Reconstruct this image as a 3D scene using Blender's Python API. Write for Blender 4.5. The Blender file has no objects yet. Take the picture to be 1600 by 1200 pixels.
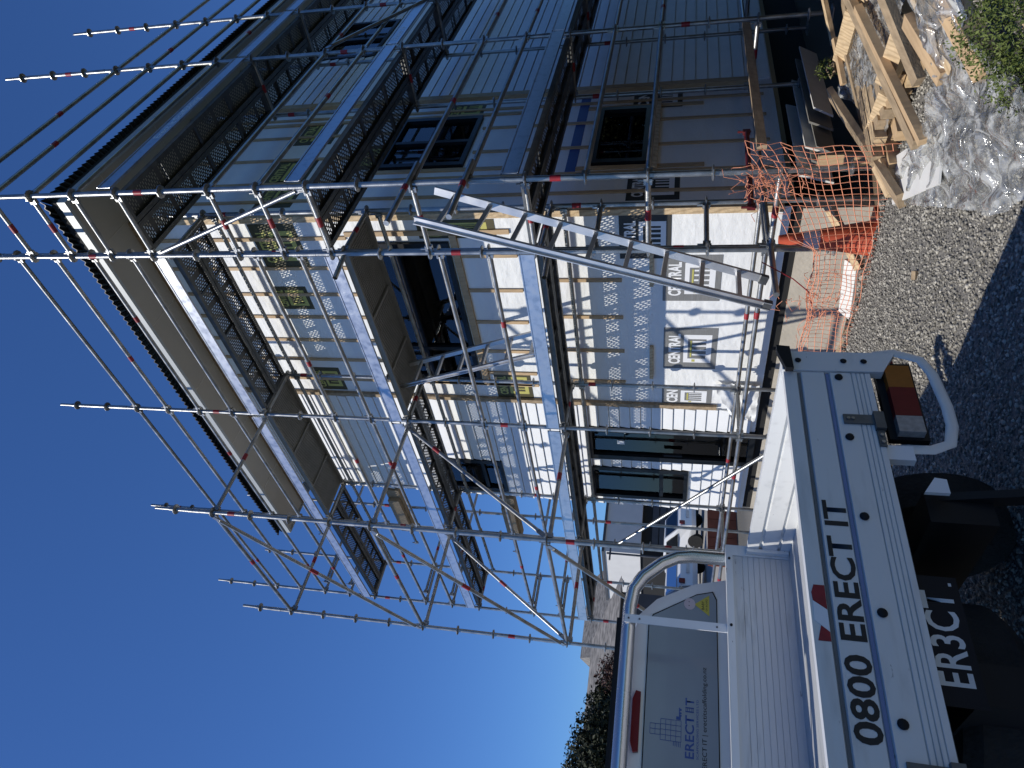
import bpy, math, random, bmesh
import numpy as np
from mathutils import Vector, Matrix, noise
random.seed(7)
rng = np.random.default_rng(7)
SC = bpy.context.scene
COL = SC.collection
V = Vector
# ------------------------------------------------------------------ camera, world, sun, exposure
H = 1.45                                   # lens height above the gravel
F = 1092.93
_y, _p, _r = math.radians(-46.9396), math.radians(12.985), math.radians(1.8713)
FW = V((math.sin(_y)*math.cos(_p), math.cos(_y)*math.cos(_p), math.sin(_p)))
_r0 = V((math.cos(_y), -math.sin(_y), 0)); _u0 = _r0.cross(FW)
RT = math.cos(_r)*_r0 + math.sin(_r)*_u0
UP = -math.sin(_r)*_r0 + math.cos(_r)*_u0
cam = bpy.data.cameras.new('camera'); co = bpy.data.objects.new('camera', cam); COL.objects.link(co)
cam.sensor_fit = 'HORIZONTAL'; cam.sensor_width = 36; cam.lens = F/1600*36
cam.clip_start = 0.05; cam.clip_end = 2000
m = Matrix.Identity(4)                     # the phone was held on its side: picture right = down
for i in range(3):
    m[i][0] = -UP[i]; m[i][1] = RT[i]; m[i][2] = -FW[i]
m[2][3] = H
co.matrix_world = m
SC.camera = co
TO_SUN = V((-0.40, -1.0, 1.18)).normalized()
w = bpy.data.worlds.new('World'); SC.world = w; w.use_nodes = True
nt = w.node_tree; bg = nt.nodes['Background']
sky = nt.nodes.new('ShaderNodeTexSky'); sky.sky_type = 'NISHITA'; sky.sun_disc = False
sky.sun_elevation = math.asin(TO_SUN.z); sky.sun_rotation = math.atan2(TO_SUN.x, TO_SUN.y) % (2*math.pi)
sky.altitude = 400; sky.air_density = 1.0; sky.dust_density = 0.15; sky.ozone_density = 3.0
tint = nt.nodes.new('ShaderNodeMix'); tint.data_type = 'RGBA'; tint.blend_type = 'MULTIPLY'; tint.inputs[0].default_value = 1.0
tint.inputs[7].default_value = (0.57, 0.93, 1.49, 1)
nt.links.new(sky.outputs[0], tint.inputs[6]); nt.links.new(tint.outputs[2], bg.inputs[0]); bg.inputs[1].default_value = 0.080
sl = bpy.data.lights.new('sun', 'SUN'); sl.energy = 4.4; sl.angle = math.radians(0.53); sl.color = (1.0, 0.955, 0.87)
so = bpy.data.objects.new('sun', sl); COL.objects.link(so)
so.rotation_euler = TO_SUN.to_track_quat('Z', 'Y').to_euler(); so.location = (-8, -20, 20)
SC.view_settings.view_transform = 'Standard'; SC.view_settings.look = 'None'
SC.view_settings.gamma = 1.0; SC.view_settings.exposure = 0.0; SC.view_settings.use_curve_mapping = False
SC.cycles.max_bounces = 8; SC.cycles.transparent_max_bounces = 24

# ------------------------------------------------------------------ survey: photo pixel -> point on a measured plane
def PX(x, y, ax, val):
    d = RT*(600-y) + UP*(800-x) + FW*F
    o = V((0, 0, H)); t = (val - o[ax])/d[ax]
    return o + d*t

# ------------------------------------------------------------------ materials
def lin(c): return tuple(((v/12.92) if v <= 0.04045 else ((v+0.055)/1.055)**2.4) for v in c)
def mat(name, col, rough=0.6, metal=0.0, var=0.12, scale=6.0, bump=0.0, bscale=40.0, stretch=(1, 1, 1), col2=None, spec=0.5, detail=5.0, coat=0.0, thr=None):
    M = bpy.data.materials.new(name); M.use_nodes = True
    n = M.node_tree.nodes; l = M.node_tree.links; b = n['Principled BSDF']
    b.inputs['Roughness'].default_value = rough; b.inputs['Metallic'].default_value = metal
    b.inputs['Specular IOR Level'].default_value = spec
    if coat: b.inputs['Coat Weight'].default_value = coat
    tc = n.new('ShaderNodeTexCoord'); mp = n.new('ShaderNodeMapping'); mp.inputs['Scale'].default_value = stretch
    geo = n.new('ShaderNodeNewGeometry'); l.new(geo.outputs['Position'], mp.inputs['Vector'])
    nz = n.new('ShaderNodeTexNoise'); nz.inputs['Scale'].default_value = scale; nz.inputs['Detail'].default_value = detail
    l.new(mp.outputs[0], nz.inputs['Vector'])
    rp = n.new('ShaderNodeValToRGB')
    c2 = col2 if col2 else tuple(max(0, c*(1-2*var)) for c in col)
    lo, hi = thr if thr else (0.3, 0.7)
    rp.color_ramp.elements[0].position = lo; rp.color_ramp.elements[1].position = hi
    rp.color_ramp.elements[0].color = (*c2, 1); rp.color_ramp.elements[1].color = (*col, 1)
    l.new(nz.outputs['Fac'], rp.inputs[0]); l.new(rp.outputs[0], b.inputs['Base Color'])
    if bump:
        nb = n.new('ShaderNodeTexNoise'); nb.inputs['Scale'].default_value = bscale; nb.inputs['Detail'].default_value = 4
        l.new(mp.outputs[0], nb.inputs['Vector'])
        bp = n.new('ShaderNodeBump'); bp.inputs['Strength'].default_value = bump; bp.inputs['Distance'].default_value = 0.02
        l.new(nb.outputs['Fac'], bp.inputs['Height']); l.new(bp.outputs[0], b.inputs['Normal'])
    if metal > 0.2:                         # blotchy sheen of zinc and mill-finish aluminium
        mr = n.new('ShaderNodeMapRange'); mr.inputs['To Min'].default_value = max(0.05, rough-0.1); mr.inputs['To Max'].default_value = rough+0.14
        l.new(nz.outputs['Fac'], mr.inputs[0]); l.new(mr.outputs[0], b.inputs['Roughness'])
    return M
G = {}
G['galv'] = mat('galvanised_steel', (0.38, 0.385, 0.38), 0.34, 0.82, 0.2, 9, 0.08, 120)
G['galv_dull'] = mat('weathered_zinc', (0.17, 0.175, 0.175), 0.5, 0.75, 0.2, 12, 0.1, 90)
G['toe'] = mat('toe_board_zinc', (0.50, 0.52, 0.55), 0.32, 0.82, 0.12, 14, 0.05, 60, thr=(0.25, 0.5))
G['red'] = mat('red_tape', (0.30, 0.010, 0.018), 0.5, 0, 0.15, 30)
G['redpaint'] = mat('red_paint', (0.12, 0.008, 0.010), 0.5, 0, 0.2, 20)
G['wrap'] = mat('building_wrap', (0.80, 0.80, 0.78), 0.62, 0, 0.03, 2.0, 0.8, 4.0, (1, 1, 2.2))
G['board'] = mat('primed_weatherboard', (0.80, 0.80, 0.79), 0.55, 0, 0.03, 5, 0.05, 60)
G['timber'] = mat('pine_batten', (0.56, 0.39, 0.22), 0.7, 0, 0.16, 5, 0.15, 30, (1, 1, 0.15))
G['timber_l'] = mat('pale_pine', (0.66, 0.49, 0.29), 0.7, 0, 0.14, 9, 0.2, 50, (2.5, 0.6, 2.5))
G['timber_d'] = mat('weathered_pine', (0.42, 0.31, 0.19), 0.75, 0, 0.2, 9, 0.2, 50, (2.5, 0.6, 2.5))
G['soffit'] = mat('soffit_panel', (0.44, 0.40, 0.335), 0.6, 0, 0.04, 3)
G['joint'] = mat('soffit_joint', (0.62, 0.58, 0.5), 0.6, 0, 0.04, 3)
G['fascia'] = mat('fascia_grey', (0.40, 0.42, 0.42), 0.4, 0.1, 0.04, 3)
G['roof'] = mat('roof_charcoal', (0.022, 0.023, 0.026), 0.45, 0.2, 0.15, 5)
G['frame'] = mat('black_window_frame', (0.008, 0.009, 0.011), 0.4, 0.0, 0.15, 9, spec=0.3)
G['concrete'] = mat('foundation_concrete', (0.50, 0.45, 0.37), 0.85, 0, 0.1, 3.5, 0.25, 25)
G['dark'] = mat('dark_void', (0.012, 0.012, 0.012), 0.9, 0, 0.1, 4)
G['cream'] = mat('cream_plaster', (0.60, 0.50, 0.32), 0.8, 0, 0.05, 2)
G['wpaint'] = mat('white_paint', (0.72, 0.73, 0.73), 0.3, 0, 0.02, 2, coat=0.4)
G['alu'] = mat('tray_aluminium', (0.67, 0.675, 0.66), 0.42, 0.22, 0.13, 16, 0.06, 30, (1, 0.2, 1), detail=9, thr=(0.18, 0.44))
G['alu_b'] = mat('ladder_aluminium', (0.60, 0.60, 0.60), 0.36, 0.7, 0.08, 6)
G['alu_worn'] = mat('scuffed_aluminium', (0.52, 0.53, 0.53), 0.45, 0.4, 0.22, 22, 0.1, 60, (1, 0.12, 1), thr=(0.22, 0.42))
G['chrome'] = mat('polished_tube', (0.62, 0.62, 0.62), 0.24, 0.95, 0.03, 3)
G['blk'] = mat('black_plastic', (0.007, 0.008, 0.010), 0.55, 0, 0.1, 9, spec=0.25)
G['rubber'] = mat('rubber', (0.014, 0.014, 0.014), 0.85, 0, 0.25, 20, 0.4, 60)
G['ink'] = mat('black_ink', (0.008, 0.008, 0.009), 0.5, 0, 0.02)
G['groove'] = mat('groove_shadow_paint', (0.16, 0.16, 0.16), 0.6, 0.2, 0.1)
G['blue'] = mat('blue_stripe', (0.16, 0.22, 0.40), 0.45, 0.2, 0.06)  # sky reflection put into the colour of a tailgate groove
G['blueink'] = mat('blue_print', (0.03, 0.075, 0.26), 0.5, 0, 0.03)
G['whiteink'] = mat('white_print', (0.80, 0.80, 0.80), 0.5, 0, 0.02)
G['greyprint'] = mat('grey_print', (0.21, 0.21, 0.205), 0.6, 0, 0.14, 40, 0, 5, (0.2, 1, 3))
G['darkprint'] = mat('dark_print', (0.035, 0.033, 0.028), 0.6, 0, 0.15, 40, 0, 5, (0.2, 1, 3))
G['yelprint'] = mat('yellow_print', (0.50, 0.46, 0.12), 0.6, 0, 0.04)
G['oliveprint'] = mat('olive_print', (0.075, 0.062, 0.02), 0.6, 0, 0.1)
G['amber'] = mat('amber_lens', (0.32, 0.10, 0.012), 0.3, 0, 0.1, 40, spec=0.3)
G['redlens'] = mat('red_lens', (0.15, 0.006, 0.010), 0.3, 0, 0.1, 40, spec=0.25)
G['clear'] = mat('clear_lens', (0.30, 0.29, 0.27), 0.25, 0, 0.15, 60, coat=0.5)
G['film'] = mat('window_film', (0.27, 0.30, 0.33), 0.22, 0.0, 0.05, 3, coat=0.3)
G['yellow'] = mat('yellow_sticker', (0.55, 0.46, 0.06), 0.5)
G['pink'] = mat('pale_sticker', (0.60, 0.50, 0.52), 0.5)
G['orange'] = mat('orange_net', (0.85, 0.34, 0.19), 0.6, 0, 0.1, 20)
G['cone'] = mat('cone_orange', (0.55, 0.09, 0.035), 0.5, 0, 0.12, 8)
G['reflect'] = mat('cone_band', (0.55, 0.52, 0.50), 0.4)
G['dirt'] = mat('brown_dirt', (0.17, 0.12, 0.075), 0.95, 0, 0.25, 9, 0.8, 18)
G['plate'] = mat('plate_black', (0.007, 0.009, 0.014), 0.5, spec=0.2)
G['platew'] = mat('plate_letters', (0.62, 0.63, 0.62), 0.45)
G['shingle'] = mat('grey_shingle', (0.30, 0.28, 0.255), 0.85, 0, 0.35, 3.0, 0.4, 10, (3, 1, 1))
G['terra'] = mat('terracotta_fence', (0.24, 0.075, 0.045), 0.8, 0, 0.15, 4)
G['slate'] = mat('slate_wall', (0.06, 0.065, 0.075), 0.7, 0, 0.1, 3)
G['brick'] = mat('brick_red', (0.26, 0.13, 0.085), 0.85, 0, 0.2, 12)
G['palewall'] = mat('pale_cladding', (0.60, 0.59, 0.57), 0.7, 0, 0.04, 2)
G['cobble'] = mat('concrete_drive', (0.30, 0.285, 0.26), 0.9, 0, 0.12, 3, 0.2, 20)
G['sheetw'] = mat('white_panel', (0.74, 0.73, 0.69), 0.6, 0, 0.06, 8)
G['panelgrey'] = mat('primed_panel_back', (0.235, 0.228, 0.205), 0.7, 0, 0.1, 6)
G['navy'] = mat('navy_paint', (0.02, 0.03, 0.09), 0.4)

def scuffs(M, scale, lo, hi, dark, stretch):
    n = M.node_tree.nodes; l = M.node_tree.links; b = n['Principled BSDF']; src = b.inputs['Base Color'].links[0].from_socket
    geo = n.new('ShaderNodeNewGeometry'); mp = n.new('ShaderNodeMapping'); mp.inputs['Scale'].default_value = stretch; l.new(geo.outputs['Position'], mp.inputs[0])
    nz = n.new('ShaderNodeTexNoise'); nz.inputs['Scale'].default_value = scale; nz.inputs['Detail'].default_value = 7; nz.inputs['Roughness'].default_value = 0.7; l.new(mp.outputs[0], nz.inputs['Vector'])
    mr = n.new('ShaderNodeMapRange'); mr.inputs['From Min'].default_value = lo; mr.inputs['From Max'].default_value = hi; l.new(nz.outputs['Fac'], mr.inputs[0])
    mx = n.new('ShaderNodeMix'); mx.data_type = 'RGBA'; l.new(mr.outputs[0], mx.inputs[0]); l.new(src, mx.inputs[6]); mx.inputs[7].default_value = (*dark, 1); l.new(mx.outputs[2], b.inputs['Base Color'])
scuffs(G['alu'], 22, 0.665, 0.70, (0.16, 0.155, 0.15), (1, 0.45, 1.6))
scuffs(G['alu_worn'], 16, 0.64, 0.70, (0.06, 0.062, 0.07), (1, 0.25, 1.5))
scuffs(G['toe'], 30, 0.64, 0.69, (0.26, 0.27, 0.28), (0.5, 0.5, 1))
scuffs(G['galv'], 14, 0.62, 0.70, (0.17, 0.165, 0.16), (1, 1, 1))
def grain(M, k):
    n = M.node_tree.nodes; l = M.node_tree.links; b = n['Principled BSDF']; src = b.inputs['Base Color'].links[0].from_socket
    tc = n.new('ShaderNodeTexCoord'); mp = n.new('ShaderNodeMapping'); mp.inputs['Rotation'].default_value = (0.1, 0.2, 0.55); l.new(tc.outputs['Object'], mp.inputs[0])
    wv = n.new('ShaderNodeTexWave'); wv.inputs['Scale'].default_value = 7; wv.inputs['Distortion'].default_value = 6; wv.inputs['Detail'].default_value = 3; wv.inputs['Detail Scale'].default_value = 0.7
    l.new(mp.outputs[0], wv.inputs[0])
    mx = n.new('ShaderNodeMix'); mx.data_type = 'RGBA'; mx.blend_type = 'MULTIPLY'; mx.inputs[0].default_value = k; l.new(src, mx.inputs[6])
    rp = n.new('ShaderNodeValToRGB'); rp.color_ramp.elements[0].color = (0.45, 0.36, 0.28, 1); rp.color_ramp.elements[0].position = 0.1; rp.color_ramp.elements[1].position = 0.5; l.new(wv.outputs['Fac'], rp.inputs[0]); l.new(rp.outputs[0], mx.inputs[7])
    l.new(mx.outputs[2], b.inputs['Base Color'])
grain(G['timber_l'], 0.35); grain(G['timber_d'], 0.15); grain(G['timber'], 0.15)

def leafmat(name, a, b):
    M = bpy.data.materials.new(name); M.use_nodes = True
    n = M.node_tree.nodes; l = M.node_tree.links; bs = n['Principled BSDF']
    at = n.new('ShaderNodeAttribute'); at.attribute_name = 'tint'
    mx = n.new('ShaderNodeValToRGB'); mx.color_ramp.elements[0].color = (*a, 1); mx.color_ramp.elements[1].color = (*b, 1)
    l.new(at.outputs['Fac'], mx.inputs[0]); l.new(mx.outputs[0], bs.inputs['Base Color'])
    bs.inputs['Roughness'].default_value = 0.6; bs.inputs['Specular IOR Level'].default_value = 0.25
    return M
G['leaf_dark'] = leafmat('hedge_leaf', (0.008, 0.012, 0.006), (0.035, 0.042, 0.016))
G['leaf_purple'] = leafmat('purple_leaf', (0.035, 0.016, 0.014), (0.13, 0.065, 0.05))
G['leaf_bright'] = leafmat('bush_leaf', (0.03, 0.055, 0.012), (0.17, 0.20, 0.05))
G['stone'] = leafmat('gravel_stone', (0.11, 0.103, 0.09), (0.56, 0.525, 0.45))
G['stone'].node_tree.nodes['Principled BSDF'].inputs['Roughness'].default_value = 0.85

def glassmat(name, tint, refl=0.16, trans=0.75):
    M = bpy.data.materials.new(name); M.use_nodes = True
    n = M.node_tree.nodes; l = M.node_tree.links; n.remove(n['Principled BSDF'])
    out = n['Material Output']
    tr = n.new('ShaderNodeBsdfTransparent'); tr.inputs[0].default_value = (*tint, 1)
    gl = n.new('ShaderNodeBsdfGlossy'); gl.inputs['Roughness'].default_value = 0.01; gl.inputs[0].default_value = (0.95, 0.97, 1, 1)
    fr = n.new('ShaderNodeFresnel'); fr.inputs[0].default_value = 1.55
    mx = n.new('ShaderNodeMixShader'); l.new(fr.outputs[0], mx.inputs[0]); l.new(tr.outputs[0], mx.inputs[1]); l.new(gl.outputs[0], mx.inputs[2])
    l.new(mx.outputs[0], out.inputs[0])
    return M
G['glass'] = glassmat('window_glass', (0.62, 0.66, 0.66))
G['carglass'] = glassmat('car_glass', (0.12, 0.14, 0.15))

def filmmat():
    M = bpy.data.materials.new('clear_plastic_film'); M.use_nodes = True
    n = M.node_tree.nodes; l = M.node_tree.links; n.remove(n['Principled BSDF']); out = n['Material Output']
    tr = n.new('ShaderNodeBsdfTransparent'); tr.inputs[0].default_value = (0.95, 0.96, 0.95, 1)
    df = n.new('ShaderNodeBsdfDiffuse'); df.inputs[0].default_value = (0.75, 0.76, 0.74, 1)
    gl = n.new('ShaderNodeBsdfGlossy'); gl.inputs['Roughness'].default_value = 0.13
    nz = n.new('ShaderNodeTexNoise'); nz.inputs['Scale'].default_value = 6; nz.inputs['Detail'].default_value = 4; nz.inputs['Distortion'].default_value = 2.5
    geo = n.new('ShaderNodeNewGeometry'); l.new(geo.outputs['Position'], nz.inputs['Vector'])
    bp = n.new('ShaderNodeBump'); bp.inputs['Strength'].default_value = 0.7; bp.inputs['Distance'].default_value = 0.05
    l.new(nz.outputs['Fac'], bp.inputs['Height'])
    for q in (df, gl): l.new(bp.outputs[0], q.inputs['Normal'])
    mr = n.new('ShaderNodeMapRange'); mr.inputs['From Min'].default_value = 0.42; mr.inputs['From Max'].default_value = 0.68
    mr.inputs['To Min'].default_value = 0.14; mr.inputs['To Max'].default_value = 0.56; l.new(nz.outputs['Fac'], mr.inputs[0])
    m1 = n.new('ShaderNodeMixShader'); l.new(mr.outputs[0], m1.inputs[0]); l.new(tr.outputs[0], m1.inputs[1]); l.new(df.outputs[0], m1.inputs[2])
    fr = n.new('ShaderNodeFresnel'); fr.inputs[0].default_value = 1.5; l.new(bp.outputs[0], fr.inputs['Normal'])
    ad = n.new('ShaderNodeMath'); ad.operation = 'ADD'; ad.inputs[1].default_value = 0.09; l.new(fr.outputs[0], ad.inputs[0])
    m2 = n.new('ShaderNodeMixShader'); l.new(ad.outputs[0], m2.inputs[0]); l.new(m1.outputs[0], m2.inputs[1]); l.new(gl.outputs[0], m2.inputs[2])
    l.new(m2.outputs[0], out.inputs[0]); return M
G['plastic'] = filmmat()

def perfmat():
    """zinc deck sheet punched with rows of slots (object coordinates: x along the deck, y across)"""
    M = bpy.data.materials.new('perforated_deck_sheet'); M.use_nodes = True
    n = M.node_tree.nodes; l = M.node_tree.links; b = n['Principled BSDF']; out = n['Material Output']
    b.inputs['Base Color'].default_value = (0.13, 0.13, 0.128, 1); b.inputs['Metallic'].default_value = 0.6; b.inputs['Roughness'].default_value = 0.55
    tc = n.new('ShaderNodeTexCoord'); sp = n.new('ShaderNodeSeparateXYZ'); l.new(tc.outputs['Object'], sp.inputs[0])
    def math_(op, a, bb=None):
        q = n.new('ShaderNodeMath'); q.operation = op
        for i, v in enumerate((a, bb)):
            if v is None: continue
            if isinstance(v, (int, float)): q.inputs[i].default_value = v
            else: l.new(v, q.inputs[i])
        return q.outputs[0]
    X, Y = sp.outputs[0], sp.outputs[1]
    row = math_('FLOOR', math_('MULTIPLY', X, 1/0.030))
    fx = math_('FRACT', math_('MULTIPLY', X, 1/0.030))
    off = math_('MULTIPLY', math_('MODULO', math_('ADD', row, 1000.0), 2.0), 0.5)
    fy = math_('FRACT', math_('ADD', math_('MULTIPLY', Y, 1/0.052), off))
    a = math_('LESS_THAN', math_('ABSOLUTE', math_('SUBTRACT', fx, 0.5)), 0.20)
    c = math_('LESS_THAN', math_('ABSOLUTE', math_('SUBTRACT', fy, 0.5)), 0.30)
    e = math_('LESS_THAN', math_('ABSOLUTE', Y), 0.108)
    g = math_('LESS_THAN', math_('ABSOLUTE', math_('SUBTRACT', math_('FRACT', math_('MULTIPLY', X, 1/0.42)), 0.5)), 0.43)
    hole = math_('MULTIPLY', math_('MULTIPLY', a, c), math_('MULTIPLY', e, g))
    tr = n.new('ShaderNodeBsdfTransparent'); mx = n.new('ShaderNodeMixShader')
    l.new(hole, mx.inputs[0]); l.new(b.outputs[0], mx.inputs[1]); l.new(tr.outputs[0], mx.inputs[2]); l.new(mx.outputs[0], out.inputs[0])
    return M
G['perf'] = perfmat()

# ------------------------------------------------------------------ mesh builder and scene tree
WL = {}                                     # world origin of every object (all parents are unrotated)
class MB:
    def __init__(s): s.v = []; s.f = []
    def add(s, vs, fs):
        o = len(s.v); s.v += [tuple(p) for p in vs]; s.f += [tuple(i+o for i in q) for q in fs]; return s
    def box(s, a, b):
        (x0, y0, z0), (x1, y1, z1) = a, b
        x0, x1 = sorted((x0, x1)); y0, y1 = sorted((y0, y1)); z0, z1 = sorted((z0, z1))
        return s.add([(x0,y0,z0),(x1,y0,z0),(x1,y1,z0),(x0,y1,z0),(x0,y0,z1),(x1,y0,z1),(x1,y1,z1),(x0,y1,z1)],
                     [(0,3,2,1),(4,5,6,7),(0,1,5,4),(1,2,6,5),(2,3,7,6),(3,0,4,7)])
    def obox(s, c, X, Y, Z):                # oriented box from centre and half-axes
        c, X, Y, Z = map(V, (c, X, Y, Z)); p = []
        for k in (-1, 1):
            for i, j in ((-1,-1),(1,-1),(1,1),(-1,1)): p.append(c + X*i + Y*j + Z*k)
        return s.add(p, [(0,3,2,1),(4,5,6,7),(0,1,5,4),(1,2,6,5),(2,3,7,6),(3,0,4,7)])
    def beam(s, a, b, w, t, hint=(0, 0, 1)):
        a, b = V(a), V(b); d = (b-a); L = d.length; d.normalize(); h = V(hint)
        n = (h - d*h.dot(d)).normalized(); q = d.cross(n)
        return s.obox((a+b)/2, d*L/2, q*w/2, n*t/2)
    def tube(s, a, b, r, seg=10, caps=True, r2=None):
        a, b = V(a), V(b); d = (b-a).normalized(); r2 = r if r2 is None else r2
        h = V((0, 0, 1)) if abs(d.z) < 0.9 else V((1, 0, 0)); n = (h - d*h.dot(d)).normalized(); q = d.cross(n)
        vs = []
        for p, rr in ((a, r), (b, r2)):
            for i in range(seg):
                t = 2*math.pi*i/seg; vs.append(p + n*(math.cos(t)*rr) + q*(math.sin(t)*rr))
        fs = [(i, (i+1) % seg, seg+(i+1) % seg, seg+i) for i in range(seg)]
        if caps: fs += [tuple(range(seg-1, -1, -1)), tuple(range(seg, 2*seg))]
        return s.add(vs, fs)
    def path(s, pts, r, seg=8, flat=1.0):
        pts = [V(p) for p in pts]; vs = []; fs = []; prev = None
        for i, p in enumerate(pts):
            d = (pts[min(i+1, len(pts)-1)] - pts[max(i-1, 0)]).normalized()
            if prev is None:
                h = V((1, 0, 0)) if abs(d.x) < 0.9 else V((0, 0, 1)); n = (h - d*h.dot(d)).normalized()
            else: n = (prev - d*prev.dot(d)).normalized()
            prev = n; q = d.cross(n)
            for k in range(seg):
                t = 2*math.pi*k/seg; vs.append(p + n*(math.cos(t)*r) + q*(math.sin(t)*r*flat))
        for i in range(len(pts)-1):
            for k in range(seg): fs.append((i*seg+k, i*seg+(k+1) % seg, (i+1)*seg+(k+1) % seg, (i+1)*seg+k))
        fs += [tuple(range(seg-1, -1, -1)), tuple(range((len(pts)-1)*seg, len(pts)*seg))]
        return s.add(vs, fs)
    def prism(s, prof, ax, a, b):           # closed profile extruded along axis ax from a to b
        n = len(prof); vs = []
        for c in (a, b):
            for p in prof:
                q = list(p); q.insert(ax, c); vs.append(q)
        fs = [(i, (i+1) % n, n+(i+1) % n, n+i) for i in range(n)] + [tuple(range(n-1, -1, -1)), tuple(range(n, 2*n))]
        return s.add(vs, fs)
    def lathe(s, prof, c, seg=16, ax=2):
        c = V(c); vs = []; fs = []
        for (r, z) in prof:
            for k in range(seg):
                t = 2*math.pi*k/seg; p = [r*math.cos(t), r*math.sin(t)]; p.insert(ax, z); vs.append(c + V(p))
        for i in range(len(prof)-1):
            for k in range(seg): fs.append((i*seg+k, i*seg+(k+1) % seg, (i+1)*seg+(k+1) % seg, (i+1)*seg+k))
        fs += [tuple(range(seg-1, -1, -1)), tuple(range((len(prof)-1)*seg, len(prof)*seg))]
        return s.add(vs, fs)
    def build(s, name, material, parent=None, smooth=False, fix=True, origin=None):
        me = bpy.data.meshes.new(name)
        o0 = WL[parent.name] if parent else (V(origin) if origin is not None else V((0, 0, 0)))
        me.from_pydata([tuple(V(p)-o0) for p in s.v], [], s.f)
        if fix:
            bm = bmesh.new(); bm.from_mesh(me); bmesh.ops.recalc_face_normals(bm, faces=bm.faces); bm.to_mesh(me); bm.free()
        me.materials.append(material if not isinstance(material, str) else G[material])
        if smooth:
            me.polygons.foreach_set('use_smooth', [True]*len(me.polygons))
            try: me.set_sharp_from_angle(angle=math.radians(40))
            except Exception: pass
        o = bpy.data.objects.new(name, me); COL.objects.link(o)
        if parent: o.parent = parent
        else: o.location = o0
        WL[o.name] = o0.copy(); return o
def thing(name, loc, label, cat, group=None):
    o = bpy.data.objects.new(name, None); COL.objects.link(o); o.location = loc; o.empty_display_size = 0.2
    WL[o.name] = V(loc); o['label'] = label; o['category'] = cat
    if group: o['group'] = group
    return o
def tag(o, label=None, cat=None, group=None, kind=None):
    if label: o['label'] = label
    if cat: o['category'] = cat
    if group: o['group'] = group
    if kind: o['kind'] = kind
    return o
def share(name, me, parent, loc):           # one more object on a shared mesh, at a world location
    o = bpy.data.objects.new(name, me); COL.objects.link(o); o.parent = parent
    o.location = V(loc) - WL[parent.name]; WL[o.name] = V(loc); return o

# text meshes --------------------------------------------------------------
def text_mesh(s, size, bold=0.0, spacing=1.0):
    c = bpy.data.curves.new('t', 'FONT'); c.body = s; c.size = size; c.offset = bold; c.space_character = spacing
    c.resolution_u = 3; c.align_x = 'LEFT'
    o = bpy.data.objects.new('t', c); COL.objects.link(o); bpy.context.view_layer.update()
    me = bpy.data.meshes.new_from_object(o.evaluated_get(bpy.context.evaluated_depsgraph_get()))
    bpy.data.objects.remove(o); return me
def lettering(s, parent, org, right, up, height, width=None, material='ink', bold=0.0, mirror=False, name='lettering', spacing=1.0):
    """text laid on a surface: cap height and total width in metres, lower-left corner at org"""
    me = text_mesh(s, 1.0, bold, spacing); n = len(me.vertices); co_ = np.zeros(n*3); me.vertices.foreach_get('co', co_); co_ = co_.reshape(-1, 3)
    mn = co_.min(0); mx = co_.max(0); caps = 0.70
    sx = (width/(mx[0]-mn[0])) if width else height/caps
    r, u = V(right).normalized(), V(up).normalized(); o0 = WL[parent.name]; org = V(org)
    out = []
    for p in co_:
        x = (p[0]-mn[0])*sx
        if mirror: x = (mx[0]-mn[0])*sx - x
        out.append(tuple(org + r*x + u*(p[1]*height/caps) - o0))
    me.vertices.foreach_set('co', np.array(out).ravel()); me.update()
    me.materials.clear(); me.materials.append(G[material]); me.name = name
    o = bpy.data.objects.new(name, me); COL.objects.link(o); o.parent = parent; WL[o.name] = o0.copy(); return o

# ------------------------------------------------------------------ ground
def gz(x, y):
    """gravel yard, a dug strip along the house"""
    d = 0.0
    if -9.6 < x < -2.7 and y > 4.85: d = -0.38*min(1, (y-4.85)/0.55)
    if x >= -2.7 and y > 4.85: d = -0.38*min(1, (y-4.85)/0.55)*max(0, 1-(x+2.7)/0.8)
    if y > 7.0 and x > -3.6: d = 0.0 if x > -1.9 else d
    return d + 0.012*noise.noise((x*1.3, y*1.3, 0))
xs = np.concatenate([[-400, -120, -60, -40], np.linspace(-26, -10, 9), np.linspace(-9.8, 1.5, 76), [3, 6, 15, 40, 120, 400]])
ys = np.concatenate([[-400, -120, -40, -12, -4], np.linspace(-1, 9, 67), [10, 12, 15, 20, 30, 60, 150, 400]])
gm = MB()
gm.v = [(x, y, gz(x, y)) for y in ys for x in xs]; nx = len(xs)
gm.f = [(j*nx+i, j*nx+i+1, (j+1)*nx+i+1, (j+1)*nx+i) for j in range(len(ys)-1) for i in range(nx-1)]
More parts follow.
